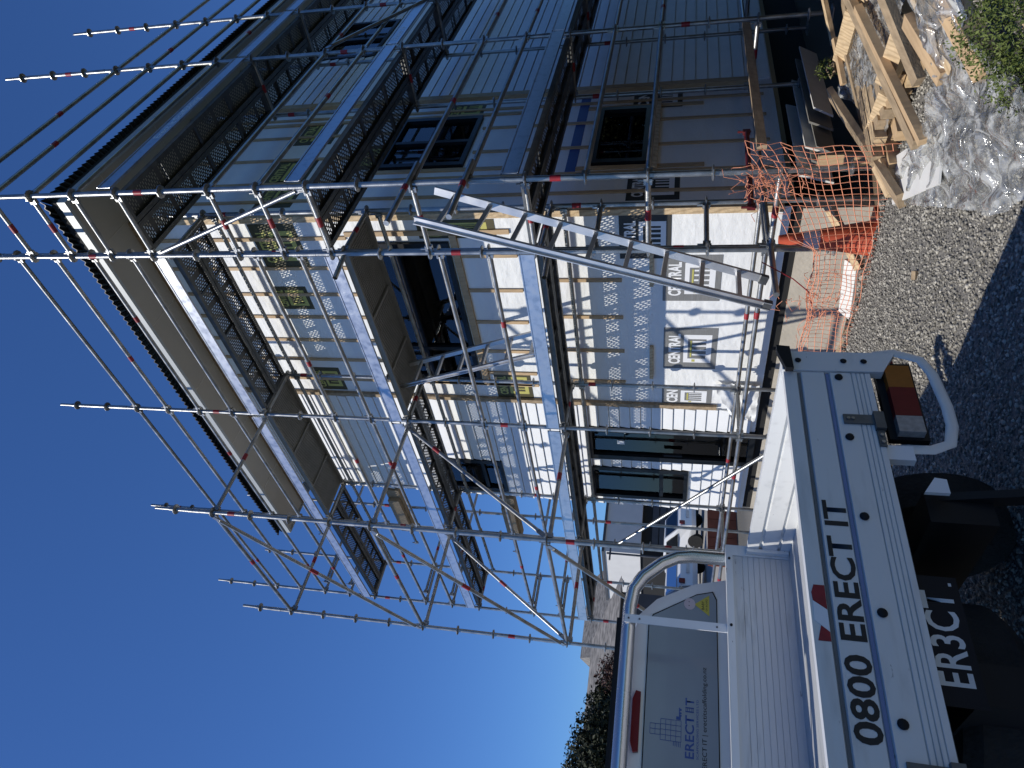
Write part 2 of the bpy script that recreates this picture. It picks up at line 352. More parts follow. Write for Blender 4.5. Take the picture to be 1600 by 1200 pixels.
def groundmat():
    M = mat('gravel_ground', (0.24, 0.225, 0.20), 0.95, 0, 0.3, 60, 0.9, 55)
    n = M.node_tree.nodes; l = M.node_tree.links; b = n['Principled BSDF']
    src = b.inputs['Base Color'].links[0].from_socket
    geo = n.new('ShaderNodeNewGeometry'); sp = n.new('ShaderNodeSeparateXYZ'); l.new(geo.outputs['Position'], sp.inputs[0])
    mr = n.new('ShaderNodeMapRange'); mr.inputs['From Min'].default_value = -0.02; mr.inputs['From Max'].default_value = -0.16
    l.new(sp.outputs[2], mr.inputs[0])
    mx = n.new('ShaderNodeMix'); mx.data_type = 'RGBA'; l.new(mr.outputs[0], mx.inputs[0]); l.new(src, mx.inputs[6]); mx.inputs[7].default_value = (0.15, 0.105, 0.065, 1)
    def far(ax, lo, hi):
        q = n.new('ShaderNodeMapRange'); q.inputs['From Min'].default_value = lo; q.inputs['From Max'].default_value = hi; l.new(sp.outputs[ax], q.inputs[0]); return q.outputs[0]
    cur = mx.outputs[2]
    for f_, c_ in ((far(1, 0.4, -0.6), (0.050, 0.050, 0.050, 1)), (far(0, 0.8, 1.6), (0.045, 0.06, 0.02, 1)), (far(0, -11, -12.5), (0.09, 0.088, 0.082, 1))):
        m2 = n.new('ShaderNodeMix'); m2.data_type = 'RGBA'; l.new(f_, m2.inputs[0]); l.new(cur, m2.inputs[6]); m2.inputs[7].default_value = c_; cur = m2.outputs[2]
    l.new(cur, b.inputs['Base Color']); return M      # gravel yard and drive; unseen dark asphalt and lawn added to cut bounce light
tag(gm.build('ground', groundmat(), smooth=True, fix=False), kind='structure')

def scatter(name, P, R, material, tint, kind='stuff', squash=0.6):
    """thousands of small faceted bodies as one mesh"""
    base = np.array([(1,0,0),(-1,0,0),(0,1,0),(0,-1,0),(0,0,1),(0,0,-1)], float)
    tri = np.array([(0,2,4),(2,1,4),(1,3,4),(3,0,4),(2,0,5),(1,2,5),(3,1,5),(0,3,5)])
    N = len(P); a = rng.uniform(0, 6.283, N); c, s = np.cos(a), np.sin(a)
    sc = R[:, None]*rng.uniform(0.6, 1.25, (N, 3)); sc[:, 2] *= squash
    v = base[None]*sc[:, None, :]; v += rng.normal(0, 0.16, v.shape)*R[:, None, None]
    x = v[..., 0]*c[:, None]-v[..., 1]*s[:, None]; y = v[..., 0]*s[:, None]+v[..., 1]*c[:, None]
    v = np.stack([x, y, v[..., 2]], -1) + P[:, None, :]
    f = (tri[None]+(np.arange(N)*6)[:, None, None]).reshape(-1, 3)
    me = bpy.data.meshes.new(name); me.vertices.add(N*6); me.vertices.foreach_set('co', v.ravel())
    me.loops.add(len(f)*3); me.loops.foreach_set('vertex_index', f.ravel().astype(np.int32))
    me.polygons.add(len(f)); me.polygons.foreach_set('loop_start', np.arange(0, len(f)*3, 3, dtype=np.int32))
    me.update(); at = me.attributes.new('tint', 'FLOAT', 'FACE'); at.data.foreach_set('value', np.repeat(tint, 8).astype(np.float32))
    me.materials.append(G[material]); me.validate()
    o = bpy.data.objects.new(name, me); COL.objects.link(o); tag(o, kind=kind); return o
N = 95000
px_ = rng.uniform(-6.0, 0.6, N); py_ = 0.6 + 4.6*rng.uniform(0, 1, N)
zz = np.array([gz(a, b) for a, b in zip(px_, py_)])
R_ = np.abs(rng.normal(0.006, 0.0036, N)) + 0.0035
scatter('gravel', np.stack([px_, py_, zz+R_*0.25], 1), R_, 'stone', np.clip(rng.beta(1.3, 2.2, N), 0, 1))
# ------------------------------------------------------------------ house
HX, HY = -4.05, 6.28                        # planes of the shaded side wall and the sunlit front wall
house = thing('house', (-6.6, 6.4, 0), 'two storey house under construction, half clad in white weatherboards, half in printed building wrap', 'house')
WALL_L, WALL_F = -9.35, 16.5
# openings: (u0, u1, z0, z1)
FRONT_OPEN = {'big': (-6.62, -4.42, 3.97, 5.14), 'small': (-9.2, -8.45, 3.98, 4.95), 'low': (-9.15, -8.43, 1.20, 2.62), 'door': (-8.19, -7.52, 0.36, 2.62)}
SIDE_OPEN = {'mid': (7.28, 8.48, 3.96, 5.04), 'low': (7.2, 8.5, 1.82, 2.44), 'far': (10.8, 12.3, 6.25, 7.25)}
def P_front(u, d, z): return (u, HY - d, z)       # d = how far proud of the wall plane
def P_side(u, d, z): return (HX + d, u, z)
def sheet(P, u0, u1, z0, z1, holes, depth, name, material):
    us = sorted({u0, u1, *[h[0] for h in holes], *[h[1] for h in holes]}); us = [u for u in us if u0 <= u <= u1]
    zs = sorted({z0, z1, *[h[2] for h in holes], *[h[3] for h in holes]}); zs = [z for z in zs if z0 <= z <= z1]
    b = MB()
    def solid(i, j):
        if i < 0 or j < 0 or i >= len(us)-1 or j >= len(zs)-1: return False
        cu, cz = (us[i]+us[i+1])/2, (zs[j]+zs[j+1])/2
        return not any(h[0] < cu < h[1] and h[2] < cz < h[3] for h in holes)
    for i in range(len(us)-1):
        for j in range(len(zs)-1):
            if not solid(i, j): continue
            a, c, e, g = us[i], us[i+1], zs[j], zs[j+1]
            b.add([P(a, 0, e), P(c, 0, e), P(c, 0, g), P(a, 0, g)], [(0, 1, 2, 3)])
            b.add([P(a, -depth, e), P(c, -depth, e), P(c, -depth, g), P(a, -depth, g)], [(3, 2, 1, 0)])
            for (di, dj, q) in ((-1, 0, (a, e, a, g)), (1, 0, (c, e, c, g)), (0, -1, (a, e, c, e)), (0, 1, (a, g, c, g))):
                if not solid(i+di, j+dj):
                    b.add([P(q[0], 0, q[1]), P(q[2], 0, q[3]), P(q[2], -depth, q[3]), P(q[0], -depth, q[1])], [(0, 1, 2, 3)])
    return b.build(name, material, house)
sheet(P_front, WALL_L, HX, 0.38, 8.0, list(FRONT_OPEN.values()), 0.10, 'building_wrap', 'wrap')
sheet(P_side, HY+0.002, WALL_F, 0.38, 8.0, list(SIDE_OPEN.values()), 0.10, 'building_wrap', 'wrap')
MB().box((WALL_L, HY+0.1, 0.3), (WALL_L+0.1, WALL_F, 8.0)).build('end_wall', 'board', house)
# foundation, base gap filled near-black for its shade, inside of the rooms
MB().box((WALL_L, HY+0.03, -0.6), (HX-0.05, HY+0.18, 0.26)).build('foundation_wall', 'concrete', house)
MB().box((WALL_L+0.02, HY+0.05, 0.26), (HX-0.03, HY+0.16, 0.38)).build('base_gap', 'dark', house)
MB().box((HX-0.6, HY+0.3, -0.3), (HX-0.5, WALL_F, 0.38)).build('underfloor', 'dark', house)  # near-black box paints the shade of the open underfloor
MB().box((WALL_L+0.1, HY+0.1, 0.30), (HX-0.1, WALL_F, 0.375)).build('ground_floor', 'cream', house)
MB().box((WALL_L+0.1, HY+0.1, 2.95), (HX-0.1, WALL_F, 3.15)).build('upper_floor', 'cream', house)
MB().box((WALL_L+0.1, HY+1.9, 0.376), (HX-1.9, HY+2.0, 2.949)).build('partition', 'cream', house)
MB().box((HX-2.0, HY+2.1, 0.376), (HX-1.9, WALL_F, 7.9)).build('partition', 'palewall', house)
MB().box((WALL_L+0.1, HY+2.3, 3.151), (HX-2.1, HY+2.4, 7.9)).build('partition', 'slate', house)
for a in (0.55, 1.25, 1.9):                  # stored timber seen through the big window
    MB().beam((-6.3, HY+0.5+a*0.2, 3.9+a*0.3), (-4.8, HY+0.9, 4.4+a*0.35), 0.09, 0.045).build('stored_timber', 'timber_d', house)
# vertical battens over the wrap
def batten(P, u, z0, z1, wdt=0.045, t=0.02, mt='timber'):
    a, c = P(u-wdt/2, 0.0, z0), P(u+wdt/2, t, z1); return MB().box(a, c).build('batten', mt, house)
def cut(u, z0, z1, holes):
    segs = [(z0, z1)]
    for h in holes:
        if h[0]-0.05 < u < h[1]+0.05:
            new = []
            for a, c in segs:
                if h[2] > a and h[3] < c: new += [(a, h[2]-0.05), (h[3]+0.05, c)]
                elif h[2] <= a < h[3] < c: new.append((h[3]+0.05, c))
                elif a < h[2] < c <= h[3]: new.append((a, h[2]-0.05))
                elif h[2] <= a and c <= h[3]: pass
                else: new.append((a, c))
            segs = new
    return segs
FO = list(FRONT_OPEN.values()); SO = list(SIDE_OPEN.values())
for u in (-4.33, -4.76, -5.17, -5.55, -5.96, -6.33, -6.72):
    for a, c in cut(u, 5.2 if u > -6.66 else 3.2, 7.9, FO): batten(P_front, u, a, c)
for u in (-4.28, -6.7): batten(P_front, u, 3.25, 5.2, 0.06)
for u in (-4.6, -5.1, -5.6, -6.1, -6.5): batten(P_front, u, 3.2, 3.88)
for u in (-4.95, -5.5, -6.05, -6.6): batten(P_front, u, 2.05, 2.85)
MB().box(P_front(-6.98, 0, 0.9), P_front(-7.04, 0.05, 7.9)).build('corner_batten', 'timber_d', house)
MB().box(P_front(-6.7, 0, 3.86), P_front(-4.3, 0.04, 3.94)).build('window_trim', 'timber', house)
for a, c in ((-5.02, -4.55), (-6.5, -5.95)): MB().box(P_front(a, 0.001, 1.70), P_front(c, 0.04, 1.745)).build('nailed_timber', 'timber_l', house)
for u in (6.62, 7.02, 7.6, 8.2, 8.72): 
    for a, c in cut(u, 0.5, 7.9, SO): batten(P_side, u, a, c)
for u in (7.2, 8.57): batten(P_side, u, 3.3, 7.9 if u > 8 else 5.2, 0.06)
for u in (8.57, 7.12): batten(P_side, u, 1.2, 2.6, 0.06)
MB().box(P_side(7.05, 0.021, 1.70), P_side(8.6, 0.05, 1.775)).build('window_trim', 'timber_l', house)
MB().box(P_side(9.02, 0, 0.6), P_side(9.13, 0.055, 7.9)).build('corner_batten', 'timber', house)
# corner posts of pale pine
MB().box((HX-0.045, HY-0.03, 0.45), (HX+0.028, HY-0.0005, 7.9)).build('corner_post', 'timber_l', house)
MB().box((HX+0.0005, HY+0.001, 0.45), (HX+0.03, HY+0.05, 7.9)).build('corner_post', 'timber', house)
# weatherboards, lapped one by one
def boards(P, u0, u1, z0, z1, holes, pitch):
    z = z0
    while z < z1 - 0.02:
        top = min(z+pitch, z1); segs = [(u0, u1)]
        for h in holes:
            if h[2]-0.03 < (z+top)/2 < h[3]+0.03:
                new = []
                for a, c in segs:
                    if h[0] > a and h[1] < c: new += [(a, h[0]-0.03), (h[1]+0.03, c)]
                    elif a < h[0]-0.03 < c: new.append((a, h[0]-0.03))
                    elif a < h[1]+0.03 < c: new.append((h[1]+0.03, c))
                    else: new.append((a, c))
                segs = new
        for a, c in segs:
            j = random.uniform(-0.012, 0.012) if a == u0 else 0; j2 = random.uniform(-0.02, 0.02) if c == u1 else 0
            b = MB(); prof = [(0.003, z), (0.036, z), (0.036, z+0.006), (0.020, top-0.008), (0.003, top-0.008)]
            vs = [P(a+j, d, q) for d, q in prof] + [P(c+j2, d, q) for d, q in prof]
            b.add(vs, [(i, (i+1) % 5, 5+(i+1) % 5, 5+i) for i in range(5)] + [(4,3,2,1,0), (5,6,7,8,9)])
            b.build('weatherboard', 'board', house)
        z = top
boards(P_front, -9.36, -7.06, 0.45, 7.9, [FRONT_OPEN[k] for k in ('small', 'low', 'door')], 0.142)
boards(P_side, 9.14, WALL_F, 0.40, 7.9, [SIDE_OPEN['far']], 0.15)
# windows
def window(P, key, h, mull=(), trans=(), sill=False, fw=0.055):
    u0, u1, z0, z1 = h; b = MB(); d0, d1 = -0.06, 0.045
    def bar(a, c, e, g, dd0=d0, dd1=d1): b.box(P(a, dd0, e), P(c, dd1, g))
    bar(u0-0.02, u0+fw, z0, z1); bar(u1-fw, u1+0.02, z0, z1); bar(u0+fw, u1-fw, z0, z0+fw); bar(u0+fw, u1-fw, z1-fw, z1)
    f = b.build(key, 'frame', house)
    us = [u0+fw] + [x for x in mull] + [u1-fw]; zs = [z0+fw] + [x for x in trans] + [z1-fw]
    for x in mull: MB().box(P(x-0.03, d0, z0+fw), P(x+0.03, d1-0.008, z1-fw)).build('mullion', 'frame', f)
    for q in trans:
        for i in range(len(us)-1):
            MB().box(P(us[i]+(0.03 if i else 0), d0+0.004, q-0.028), P(us[i+1]-(0.03 if i < len(us)-2 else 0), d1-0.012, q+0.028)).build('transom', 'frame', f)
    for i in range(len(us)-1):
        for j in range(len(zs)-1):
            a = us[i]+(0.03 if i else 0); c = us[i+1]-(0.03 if i < len(us)-2 else 0)
            e = zs[j]+(0.028 if j else 0); g = zs[j+1]-(0.028 if j < len(zs)-2 else 0)
            if key == 'window' and P is P_side and h is SIDE_OPEN['mid'] and i == 0 and j == 0: pass
            MB().box(P(a, -0.012, e), P(c, -0.004, g)).build('pane', 'glass', f)
    return f
window(P_front, 'window', FRONT_OPEN['big'], mull=(-6.05,), trans=(4.62,))
window(P_front, 'window', FRONT_OPEN['small'], trans=(4.3,))
window(P_front, 'window', FRONT_OPEN['low'], trans=(1.58,))
window(P_side, 'window', SIDE_OPEN['mid'], mull=(7.86,), trans=(4.52,))
window(P_side, 'window', SIDE_OPEN['low'])
window(P_side, 'window', SIDE_OPEN['far'], mull=(11.55,), trans=())
dr = window(P_front, 'glass_door', FRONT_OPEN['door'], fw=0.075)
MB().box(P_front(-8.02, 0.046, 1.30), P_front(-7.99, 0.085, 1.55)).build('handle', 'blk', dr)
MB().box(P_front(-7.9, 0.0, 2.1), P_front(-7.82, 0.004, 2.2)).build('sticker', 'whiteink', dr)
# printed panels on the wrap
def wrapprint(P, u0, u1, z0, z1, dark, ink, logo=True, text='CENTRAL', d=0.004, right=1):
    b = MB().box(P(u0, 0.001, z0), P(u1, d, z1)).build('wrap_print', dark, house)
    rv = V(P(1, 0, 0)) - V(P(0, 0, 0)); uw, zh = u1-u0, z1-z0
    lettering(text, b, V(P(u0+uw*0.12, d+0.001, z1-zh*0.31)), rv, (0, 0, 1), zh*0.21, uw*0.74, ink, 0.035)
    if logo:
        g = MB(); e = d+0.002
        def r(a, c, q, s): g.box(P(u0+uw*a, d, z0+zh*q), P(u0+uw*c, e, z0+zh*s))
        r(.16, .84, .10, .20); r(.16, .26, .20, .62); r(.74, .84, .20, .62); r(.26, .74, .54, .62)
        for k in (.34, .45, .56, .66): r(k, k+.035, .20, .46)
        g.build('logo', ink, b)
        if dark == 'greyprint': MB().box(P(u0+uw*.30, d+0.0022, z0+zh*.47), P(u0+uw*.70, d+0.0028, z0+zh*.50)).box(P(u0+uw*.18, d+0.0022, z0+zh*.40), P(u0+uw*.24, d+0.0028, z0+zh*.46)).build('logo_accent', 'yelprint', b)
    return b
wrapprint(P_front, -6.33, -5.66, 0.96, 1.58, 'greyprint', 'whiteink')
wrapprint(P_front, -5.25, -4.62, 0.98, 1.60, 'greyprint', 'whiteink')
wrapprint(P_front, -7.0, -6.68, 0.97, 1.59, 'greyprint', 'whiteink', text='CEN')
wrapprint(P_front, -4.66, -4.1, 1.52, 2.06, 'darkprint', 'whiteink')
wrapprint(P_side, 6.45, 7.0, 1.45, 2.0, 'darkprint', 'whiteink')
wrapprint(P_side, 8.52, 8.98, 1.45, 2.05, 'darkprint', 'whiteink', text='CEN')
for (a, c, e, g) in ((-4.75, -4.12, 5.80, 6.40), (-5.42, -5.05, 6.0, 6.5), (-6.95, -6.5, 6.05, 6.5), (-6.98, -6.5, 3.3, 3.8), (-4.36, -4.12, 3.4, 4.3)):
    wrapprint(P_front, a, c, e, g, 'oliveprint', 'yelprint')
for (a, c, e, g) in ((7.0, 7.62, 5.95, 6.5), (8.0, 8.62, 5.95, 6.5), (8.55, 9.0, 4.0, 4.5), (6.5, 7.1, 5.9, 6.4), (7.3, 7.9, 5.1, 5.4)):
    wrapprint(P_side, a, c, e, g, 'oliveprint', 'yelprint')
fl = MB(); n1_, n2_ = 14, 10
for j in range(n2_+1):
    for i in range(n1_+1):
        u = -6.55-0.55*i/n1_ ; zz_ = 0.42+0.55*j/n2_*(1-0.5*i/n1_)
        fl.v.append(P_front(u, 0.05+0.10*(i/n1_)+0.05*noise.noise((i*0.5, j*0.6, 3)), zz_+0.03*noise.noise((i*0.4, j*0.5, 8))))
fl.f = [(j*(n1_+1)+i, j*(n1_+1)+i+1, (j+1)*(n1_+1)+i+1, (j+1)*(n1_+1)+i) for j in range(n2_) for i in range(n1_)]
fl.build('loose_wrap', 'wrap', house, smooth=True, fix=False)
tp = MB().box(P_side(6.9, 0.0006, 2.6), P_side(9.0, 0.003, 2.72)).build('window_tape', 'blueink', house)
# eaves
ZS = 7.97; EX, EY = -3.40, 5.65
RL = -10.02
x = RL
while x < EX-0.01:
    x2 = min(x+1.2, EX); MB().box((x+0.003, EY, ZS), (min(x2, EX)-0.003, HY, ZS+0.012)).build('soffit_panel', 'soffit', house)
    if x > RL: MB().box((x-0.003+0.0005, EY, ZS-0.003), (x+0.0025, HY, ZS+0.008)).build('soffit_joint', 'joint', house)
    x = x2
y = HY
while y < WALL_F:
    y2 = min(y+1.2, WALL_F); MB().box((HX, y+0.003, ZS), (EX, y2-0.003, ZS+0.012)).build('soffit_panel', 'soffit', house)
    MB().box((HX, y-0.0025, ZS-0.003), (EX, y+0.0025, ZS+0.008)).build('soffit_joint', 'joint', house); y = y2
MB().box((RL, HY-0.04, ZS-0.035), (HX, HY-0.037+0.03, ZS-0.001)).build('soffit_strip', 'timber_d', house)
MB().box((RL, EY-0.045, ZS-0.035), (EX+0.045, EY-0.001, ZS+0.07)).build('fascia', 'fascia', house)
MB().box((EX+0.001, EY, ZS-0.035), (EX+0.045, WALL_F, ZS+0.09)).build('fascia', 'fascia', house)
MB().box((RL, EY-0.038, ZS+0.0705), (EX+0.038, EY+0.02, ZS+0.16)).build('flashing', 'dark', house)
MB().box((EX-0.02, EY+0.021, ZS+0.0905), (EX+0.038, WALL_F, ZS+0.16)).build('flashing', 'dark', house)
MB().box((RL-0.02, EY-0.02, ZS-0.03), (RL-0.001, HY+3, ZS+0.16)).build('barge_board', 'fascia', house)
def corr(front):
    b = MB(); per = 0.084; n = 8; vs = []
    a0, a1 = (RL-0.03, EX+0.10) if front else (EY-0.10, WALL_F)
    k = int((a1-a0)/per*n); deps = (0.0, 3.4)
    for d in deps:
        for th in (0, 0.012):
            for i in range(k+1):
                a = a0 + i*per/n; z = ZS+0.185 + d*0.27 + 0.017*math.sin(2*math.pi*i/n) + th
                if front: vs.append((min(a, EX+0.10-d), EY-0.10+d, z))
                else: vs.append((EX+0.10-d, max(a, EY-0.10+d), z))
    K = k+1
    for i in range(k):
        b.f += [(i, i+1, 2*K+i+1, 2*K+i), (K+i, 3*K+i, 3*K+i+1, K+i+1), (i, K+i, K+i+1, i+1)]
    b.v = vs; return b.build('roof', 'roof', house, smooth=False)
corr(True); corr(False)
# ------------------------------------------------------------------ scaffolding (rosettes every half metre, lifts of two metres)
LV = lambda k: 0.70 + 0.5*k
rb = MB().lathe([(0.026, -0.012), (0.034, -0.012), (0.062, -0.005), (0.062, 0.005), (0.034, 0.012), (0.026, 0.012)], (0, 0, 0), 10)
_t = rb.build('rosette', 'galv'); ROS = _t.data; bpy.data.objects.remove(_t)
POLES = {}
def standard(sc, x, y, k0, k1, top=0.28, foot=None):
    z0 = foot if foot is not None else gz(x, y); z1 = LV(k1)+top
    b = MB().tube((x, y, z0+0.02), (x, y, z1-0.2), 0.0242, 12).tube((x, y, z1-0.199), (x, y, z1), 0.019, 10)
    for k in range(4, k1, 4):
        b.tube((x, y, LV(k)+0.17), (x, y, LV(k)+0.32), 0.0265, 12)
    b.box((x-0.07, y-0.07, z0), (x+0.07, y+0.07, z0+0.012))
    o = b.build('standard', 'galv', sc, smooth=True)
    for k in range(k0, k1+1): share('rosette', ROS, o, (x, y, LV(k)))
    for k in range(random.choice((1, 3, 5)), k1, 8):
        q = MB().tube((x, y, LV(k)+0.20), (x, y, LV(k)+0.29), 0.0262, 12).build('red_tape', 'red', o, smooth=True)
    return o
def rail(sc, a, b_, name='ledger', tape=0.5, mt='galv', heads=True, r=0.0242, tl=0.11):
    a, b_ = V(a), V(b_); d = (b_-a).normalized()
    b = MB().tube(a + d*0.06, b_ - d*0.06, r, 12)
    if heads:
        for p, s in ((a, 1), (b_, -1)):
            side = d.cross(V((0, 0, 1)))
            if side.length < 0.01: side = V((1, 0, 0))
            side.normalize(); upv = side.cross(d).normalized()
            b.obox(p + d*s*0.055, d*0.028, side*0.019, upv*0.034)
            b.obox(p + d*s*0.046 + V((0, 0, 0.02)), d*0.004, side*0.010, V((0, 0, 0.062)))
    o = b.build(name, mt, sc, smooth=True)
    if tape and random.random() < 0.62:
        c = a + (b_-a)*tape; tl *= 0.72; MB().tube(c-d*tl/2, c+d*tl/2, r+0.0022, 12).build('red_tape', 'red', o, smooth=True)
    return o
def brace(sc, a, b_, tape=0.5):
    a, b_ = V(a), V(b_); d = (b_-a).normalized(); b = MB().tube(a+d*0.12, b_-d*0.12, 0.0225, 12)
    for p, s in ((a, 1), (b_, -1)):
        side = d.cross(V((0, 0, 1))).normalized()
        b.obox(p+d*s*0.085, d*0.05, side*0.006, side.cross(d)*0.026)
    o = b.build('diagonal_brace', 'galv', sc, smooth=True)
    if tape:
        c = a+(b_-a)*tape; MB().tube(c-d*0.06, c+d*0.06, 0.025, 12).build('red_tape', 'red', o, smooth=True)
    return o
# decks: shared plank meshes
def plank_mesh(L):
    fr = MB(); w = 0.16
    for s in (-1, 1):
        y0, y1 = sorted((s*w, s*(w-0.018))); fr.box((-L/2, y0, -0.055), (L/2, y1, 0.0))
        y0, y1 = sorted((s*(w-0.0185), s*(w-0.05))); fr.box((-L/2+0.02, y0, -0.055), (L/2-0.02, y1, -0.049))
    for e in (-1, 1): fr.box((e*L/2-0.04*(e > 0), -w+0.0185, -0.06), (e*L/2+0.04*(e < 0), w-0.0185, -0.003))
    for e in (-0.25, 0, 0.25): fr.box((e*L-0.012, -w+0.0186, -0.03), (e*L+0.012, w-0.0186, -0.004))
    fo = fr.build('deck_frame', 'galv_dull'); fm = fo.data; bpy.data.objects.remove(fo)
    sh = MB().add([(-L/2+0.02, -w, 0.0005), (L/2-0.02, -w, 0.0005), (L/2-0.02, w, 0.0005), (-L/2+0.02, w, 0.0005)], [(0, 1, 2, 3)])
    so_ = sh.build('deck_sheet', 'perf'); sm = so_.data; bpy.data.objects.remove(so_)
    return fm, sm
PL = {}
def deck_plank(sc, c, L, along):
    if L not in PL: PL[L] = plank_mesh(L)
    fm, sm = PL[L]
    o = share('deck_plank', fm, sc, c); s = share('deck_sheet', sm, o, c)
    if along == 'y': o.rotation_euler = (0, 0, math.pi/2); s.location = (0, 0, 0)
    return o
def access_deck(sc, x0, x1, y0, y1, z):
    """ribbed solid deck with a hatch"""
    b = MB().box((x0, y0, z-0.012), (x1, y1, z))
    for yy in (y0, y1-0.03): b.box((x0, yy, z-0.07), (x1, yy+0.03, z-0.0125))
    o = b.build('access_deck', 'panelgrey', sc)
    r = MB(); x = x0+0.05
    while x < x1-0.03:
        r.box((x, y0+0.031, z-0.020), (x+0.018, y1-0.031, z-0.0125)); x += 0.034
    r.build('deck_rib', 'panelgrey', o)
    for f in (0.3, 0.62): MB().box((x0+(x1-x0)*f, y0+0.031, z-0.05), (x0+(x1-x0)*f+0.03, y1-0.031, z-0.0205)).build('crossbar', 'panelgrey', o)
    return o
def toe(sc, a, b_, z, h=0.15):
    a, b_ = V(a), V(b_); d = (b_-a).normalized(); n = V((0, 0, 1)).cross(d)
    o = MB().obox((a+b_)/2+V((0, 0, z+h/2)), (b_-a)/2, n*0.006, V((0, 0, h/2))).obox((a+b_)/2+V((0, 0, z+h-0.006)), (b_-a)/2, n*0.0125, V((0, 0, 0.0055))).obox((a+b_)/2+V((0, 0, z+0.004)), (b_-a)/2, n*0.0125, V((0, 0, 0.004))).build('toe_board', 'toe', sc)
    return o
XF = (-3.83, -6.42, -8.97, -11.55); YO, YI = 5.31, 6.04
scf = thing('scaffold', (-7.7, 5.7, 0), 'galvanised tube scaffold standing along the sunlit front of the house, with three deck levels', 'scaffold')
for i, x in enumerate(XF):
    standard(scf, x, YO, -1, 18)
    standard(scf, x, YI, -1, 13 if x > -10 else 17, 0.1)
standard(scf, -10.25, 6.46, 4, 17, 0.1, foot=0.0)
for i in range(3):
    a, c = XF[i], XF[i+1]; L = round(abs(c-a)-0.05, 2)
    for k in (16, 15, 14, 13, 10, 9, 6, 5):
        rail(scf, (a, YO, LV(k)), (c, YO, LV(k)), tape=random.choice((0.36, 0.5, 0.62)))
    rail(scf, (a, YO, LV(0)), (c, YO, LV(0)), tape=0.3)
    rail(scf, (a, YI, LV(0)), (c, YI, LV(0)), tape=0.55)
    for k in (4, 8, 12): rail(scf, (a, YI, LV(k)-0.12), (c, YI, LV(k)-0.12), tape=0)
    for k in (4, 8, 12):
        z = LV(k)+0.055; cx = (a+c)/2
        if (k == 12 and i == 1) or (k == 8 and i == 0): access_deck(scf, c+0.03, a-0.03, YO+0.035, YI-0.02, z)
        else:
            for yy in (5.51, 5.84): deck_plank(scf, (cx, yy, z), L, 'x')
        toe(scf, (a-0.03, YO-0.036, 0), (c+0.03, YO-0.036, 0), z+0.004)
for i, x in enumerate(XF):
    for k in (0, 4, 8, 12): rail(scf, (x, YO, LV(k)), (x, YI, LV(k)), 'transom', tape=0.5 if k in (4, 8) else 0)
    if i == 3:
        for k in (5, 6, 9, 10, 13, 14): rail(scf, (x, YO, LV(k)), (x, YI, LV(k)), 'transom', tape=0)
for k in (1, 3): rail(scf, (XF[0], YO, LV(k)), (XF[0], YI, LV(k)), 'transom', tape=0)
brace(scf, (XF[2], YO-0.05, LV(3)), (XF[1], YO-0.05, LV(-1)), tape=0)
for k in (5, 6, 9, 10, 13, 14): rail(scf, (-11.55, 5.45, LV(k)+0.06), (-11.55, 8.6, LV(k)+0.06), tape=0.3, heads=True)
standard(scf, -11.55, 8.55, 2, 17, 0.1, foot=0.0)
for k in (7, 11, 15): rail(scf, (-10.25, 6.46, LV(k)), (-11.55, 6.46, LV(k)), tape=0)
# hanging timber brackets at the far end
for z in (5.93, 3.93): MB().box((-10.55, 6.22, z), (-9.4, 6.36, z+0.24)).box((-10.55, 6.14, z+0.02), (-9.6, 6.219, z+0.22)).build('timber_packer', 'timber_d', scf)
# buttress bay standing out from the front
scb = thing('scaffold', (-7.7, 3.9, 0), 'buttress bay of scaffold standing out from the sunlit front, long diagonals against the sky', 'scaffold')
YB = 3.77
standard(scb, -6.42, YB, -1, 13); standard(scb, -8.97, YB, -1, 13)
for k in (4, 8, 12):
    rail(scb, (-6.42, YB, LV(k)), (-8.97, YB, LV(k)), tape=0.45)
    for x in (-6.42, -8.97): rail(scb, (x, YO-0.05, LV(k)-0.03), (x, YB, LV(k)-0.03), 'transom', tape=0.45, tl=0.13)
for k in (12, 8, 4): brace(scb, (-6.42, YB-0.05, LV(k)), (-8.97, YB-0.05, LV(k-4)), tape=0.45)
brace(scb, (-6.42, YO-0.09, LV(8)), (-6.42, YB+0.03, LV(4)), tape=0.25)
brace(scb, (-8.97, YO-0.09, LV(8)), (-8.97, YB+0.03, LV(4)), tape=0.5)
# side scaffold
scs = thing('scaffold', (-3.3, 9, 0), 'galvanised tube scaffold standing along the shaded side of the house beside the timber pile', 'scaffold')
YS = (5.10, 8.17, 9.74, 12.81); SXO, SXI = -2.97, -3.70
for i, y in enumerate(YS):
    standard(scs, SXO, y, -1, 19 if i else 20, foot=-0.03)
    standard(scs, SXI, y, -1, 20 if i == 0 else 14, foot=-0.05)
for i in range(3):
    a, c = YS[i], YS[i+1]; L = round(c-a-0.05, 2)
    for k in (16, 15, 14, 13, 10, 9, 2, 3):
        rail(scs, (SXO, a, LV(k)), (SXO, c, LV(k)), tape=random.choice((0.35, 0.6)))
    for k in (6, 5): rail(scs, (SXO, a, LV(k)), (SXO, c, LV(k)), tape=0.5)
    rail(scs, (SXI, a, LV(0)), (SXI, c, LV(0)), tape=0)
    for k in (4, 8, 12):
        z = LV(k)+0.055
        for xx in (-3.17, -3.50): deck_plank(scs, (xx, (a+c)/2, z), L, 'y')
        t = toe(scs, (SXO+0.036, a+0.03, 0), (SXO+0.036, c-0.03, 0), z+0.004)
        if i == 0 and k == 12: lettering('Erect It Scaffolding', t, (SXO+0.0435, 6.10, z+0.04), (0, 1, 0), (0, 0, 1), 0.075, 0.95, 'whiteink', 0.012)
        if i == 1 and k == 8: lettering('Erect It', t, (SXO+0.0435, 8.3, z+0.045), (0, 1, 0), (0, 0, 1), 0.075, 0.42, 'whiteink', 0.012); 
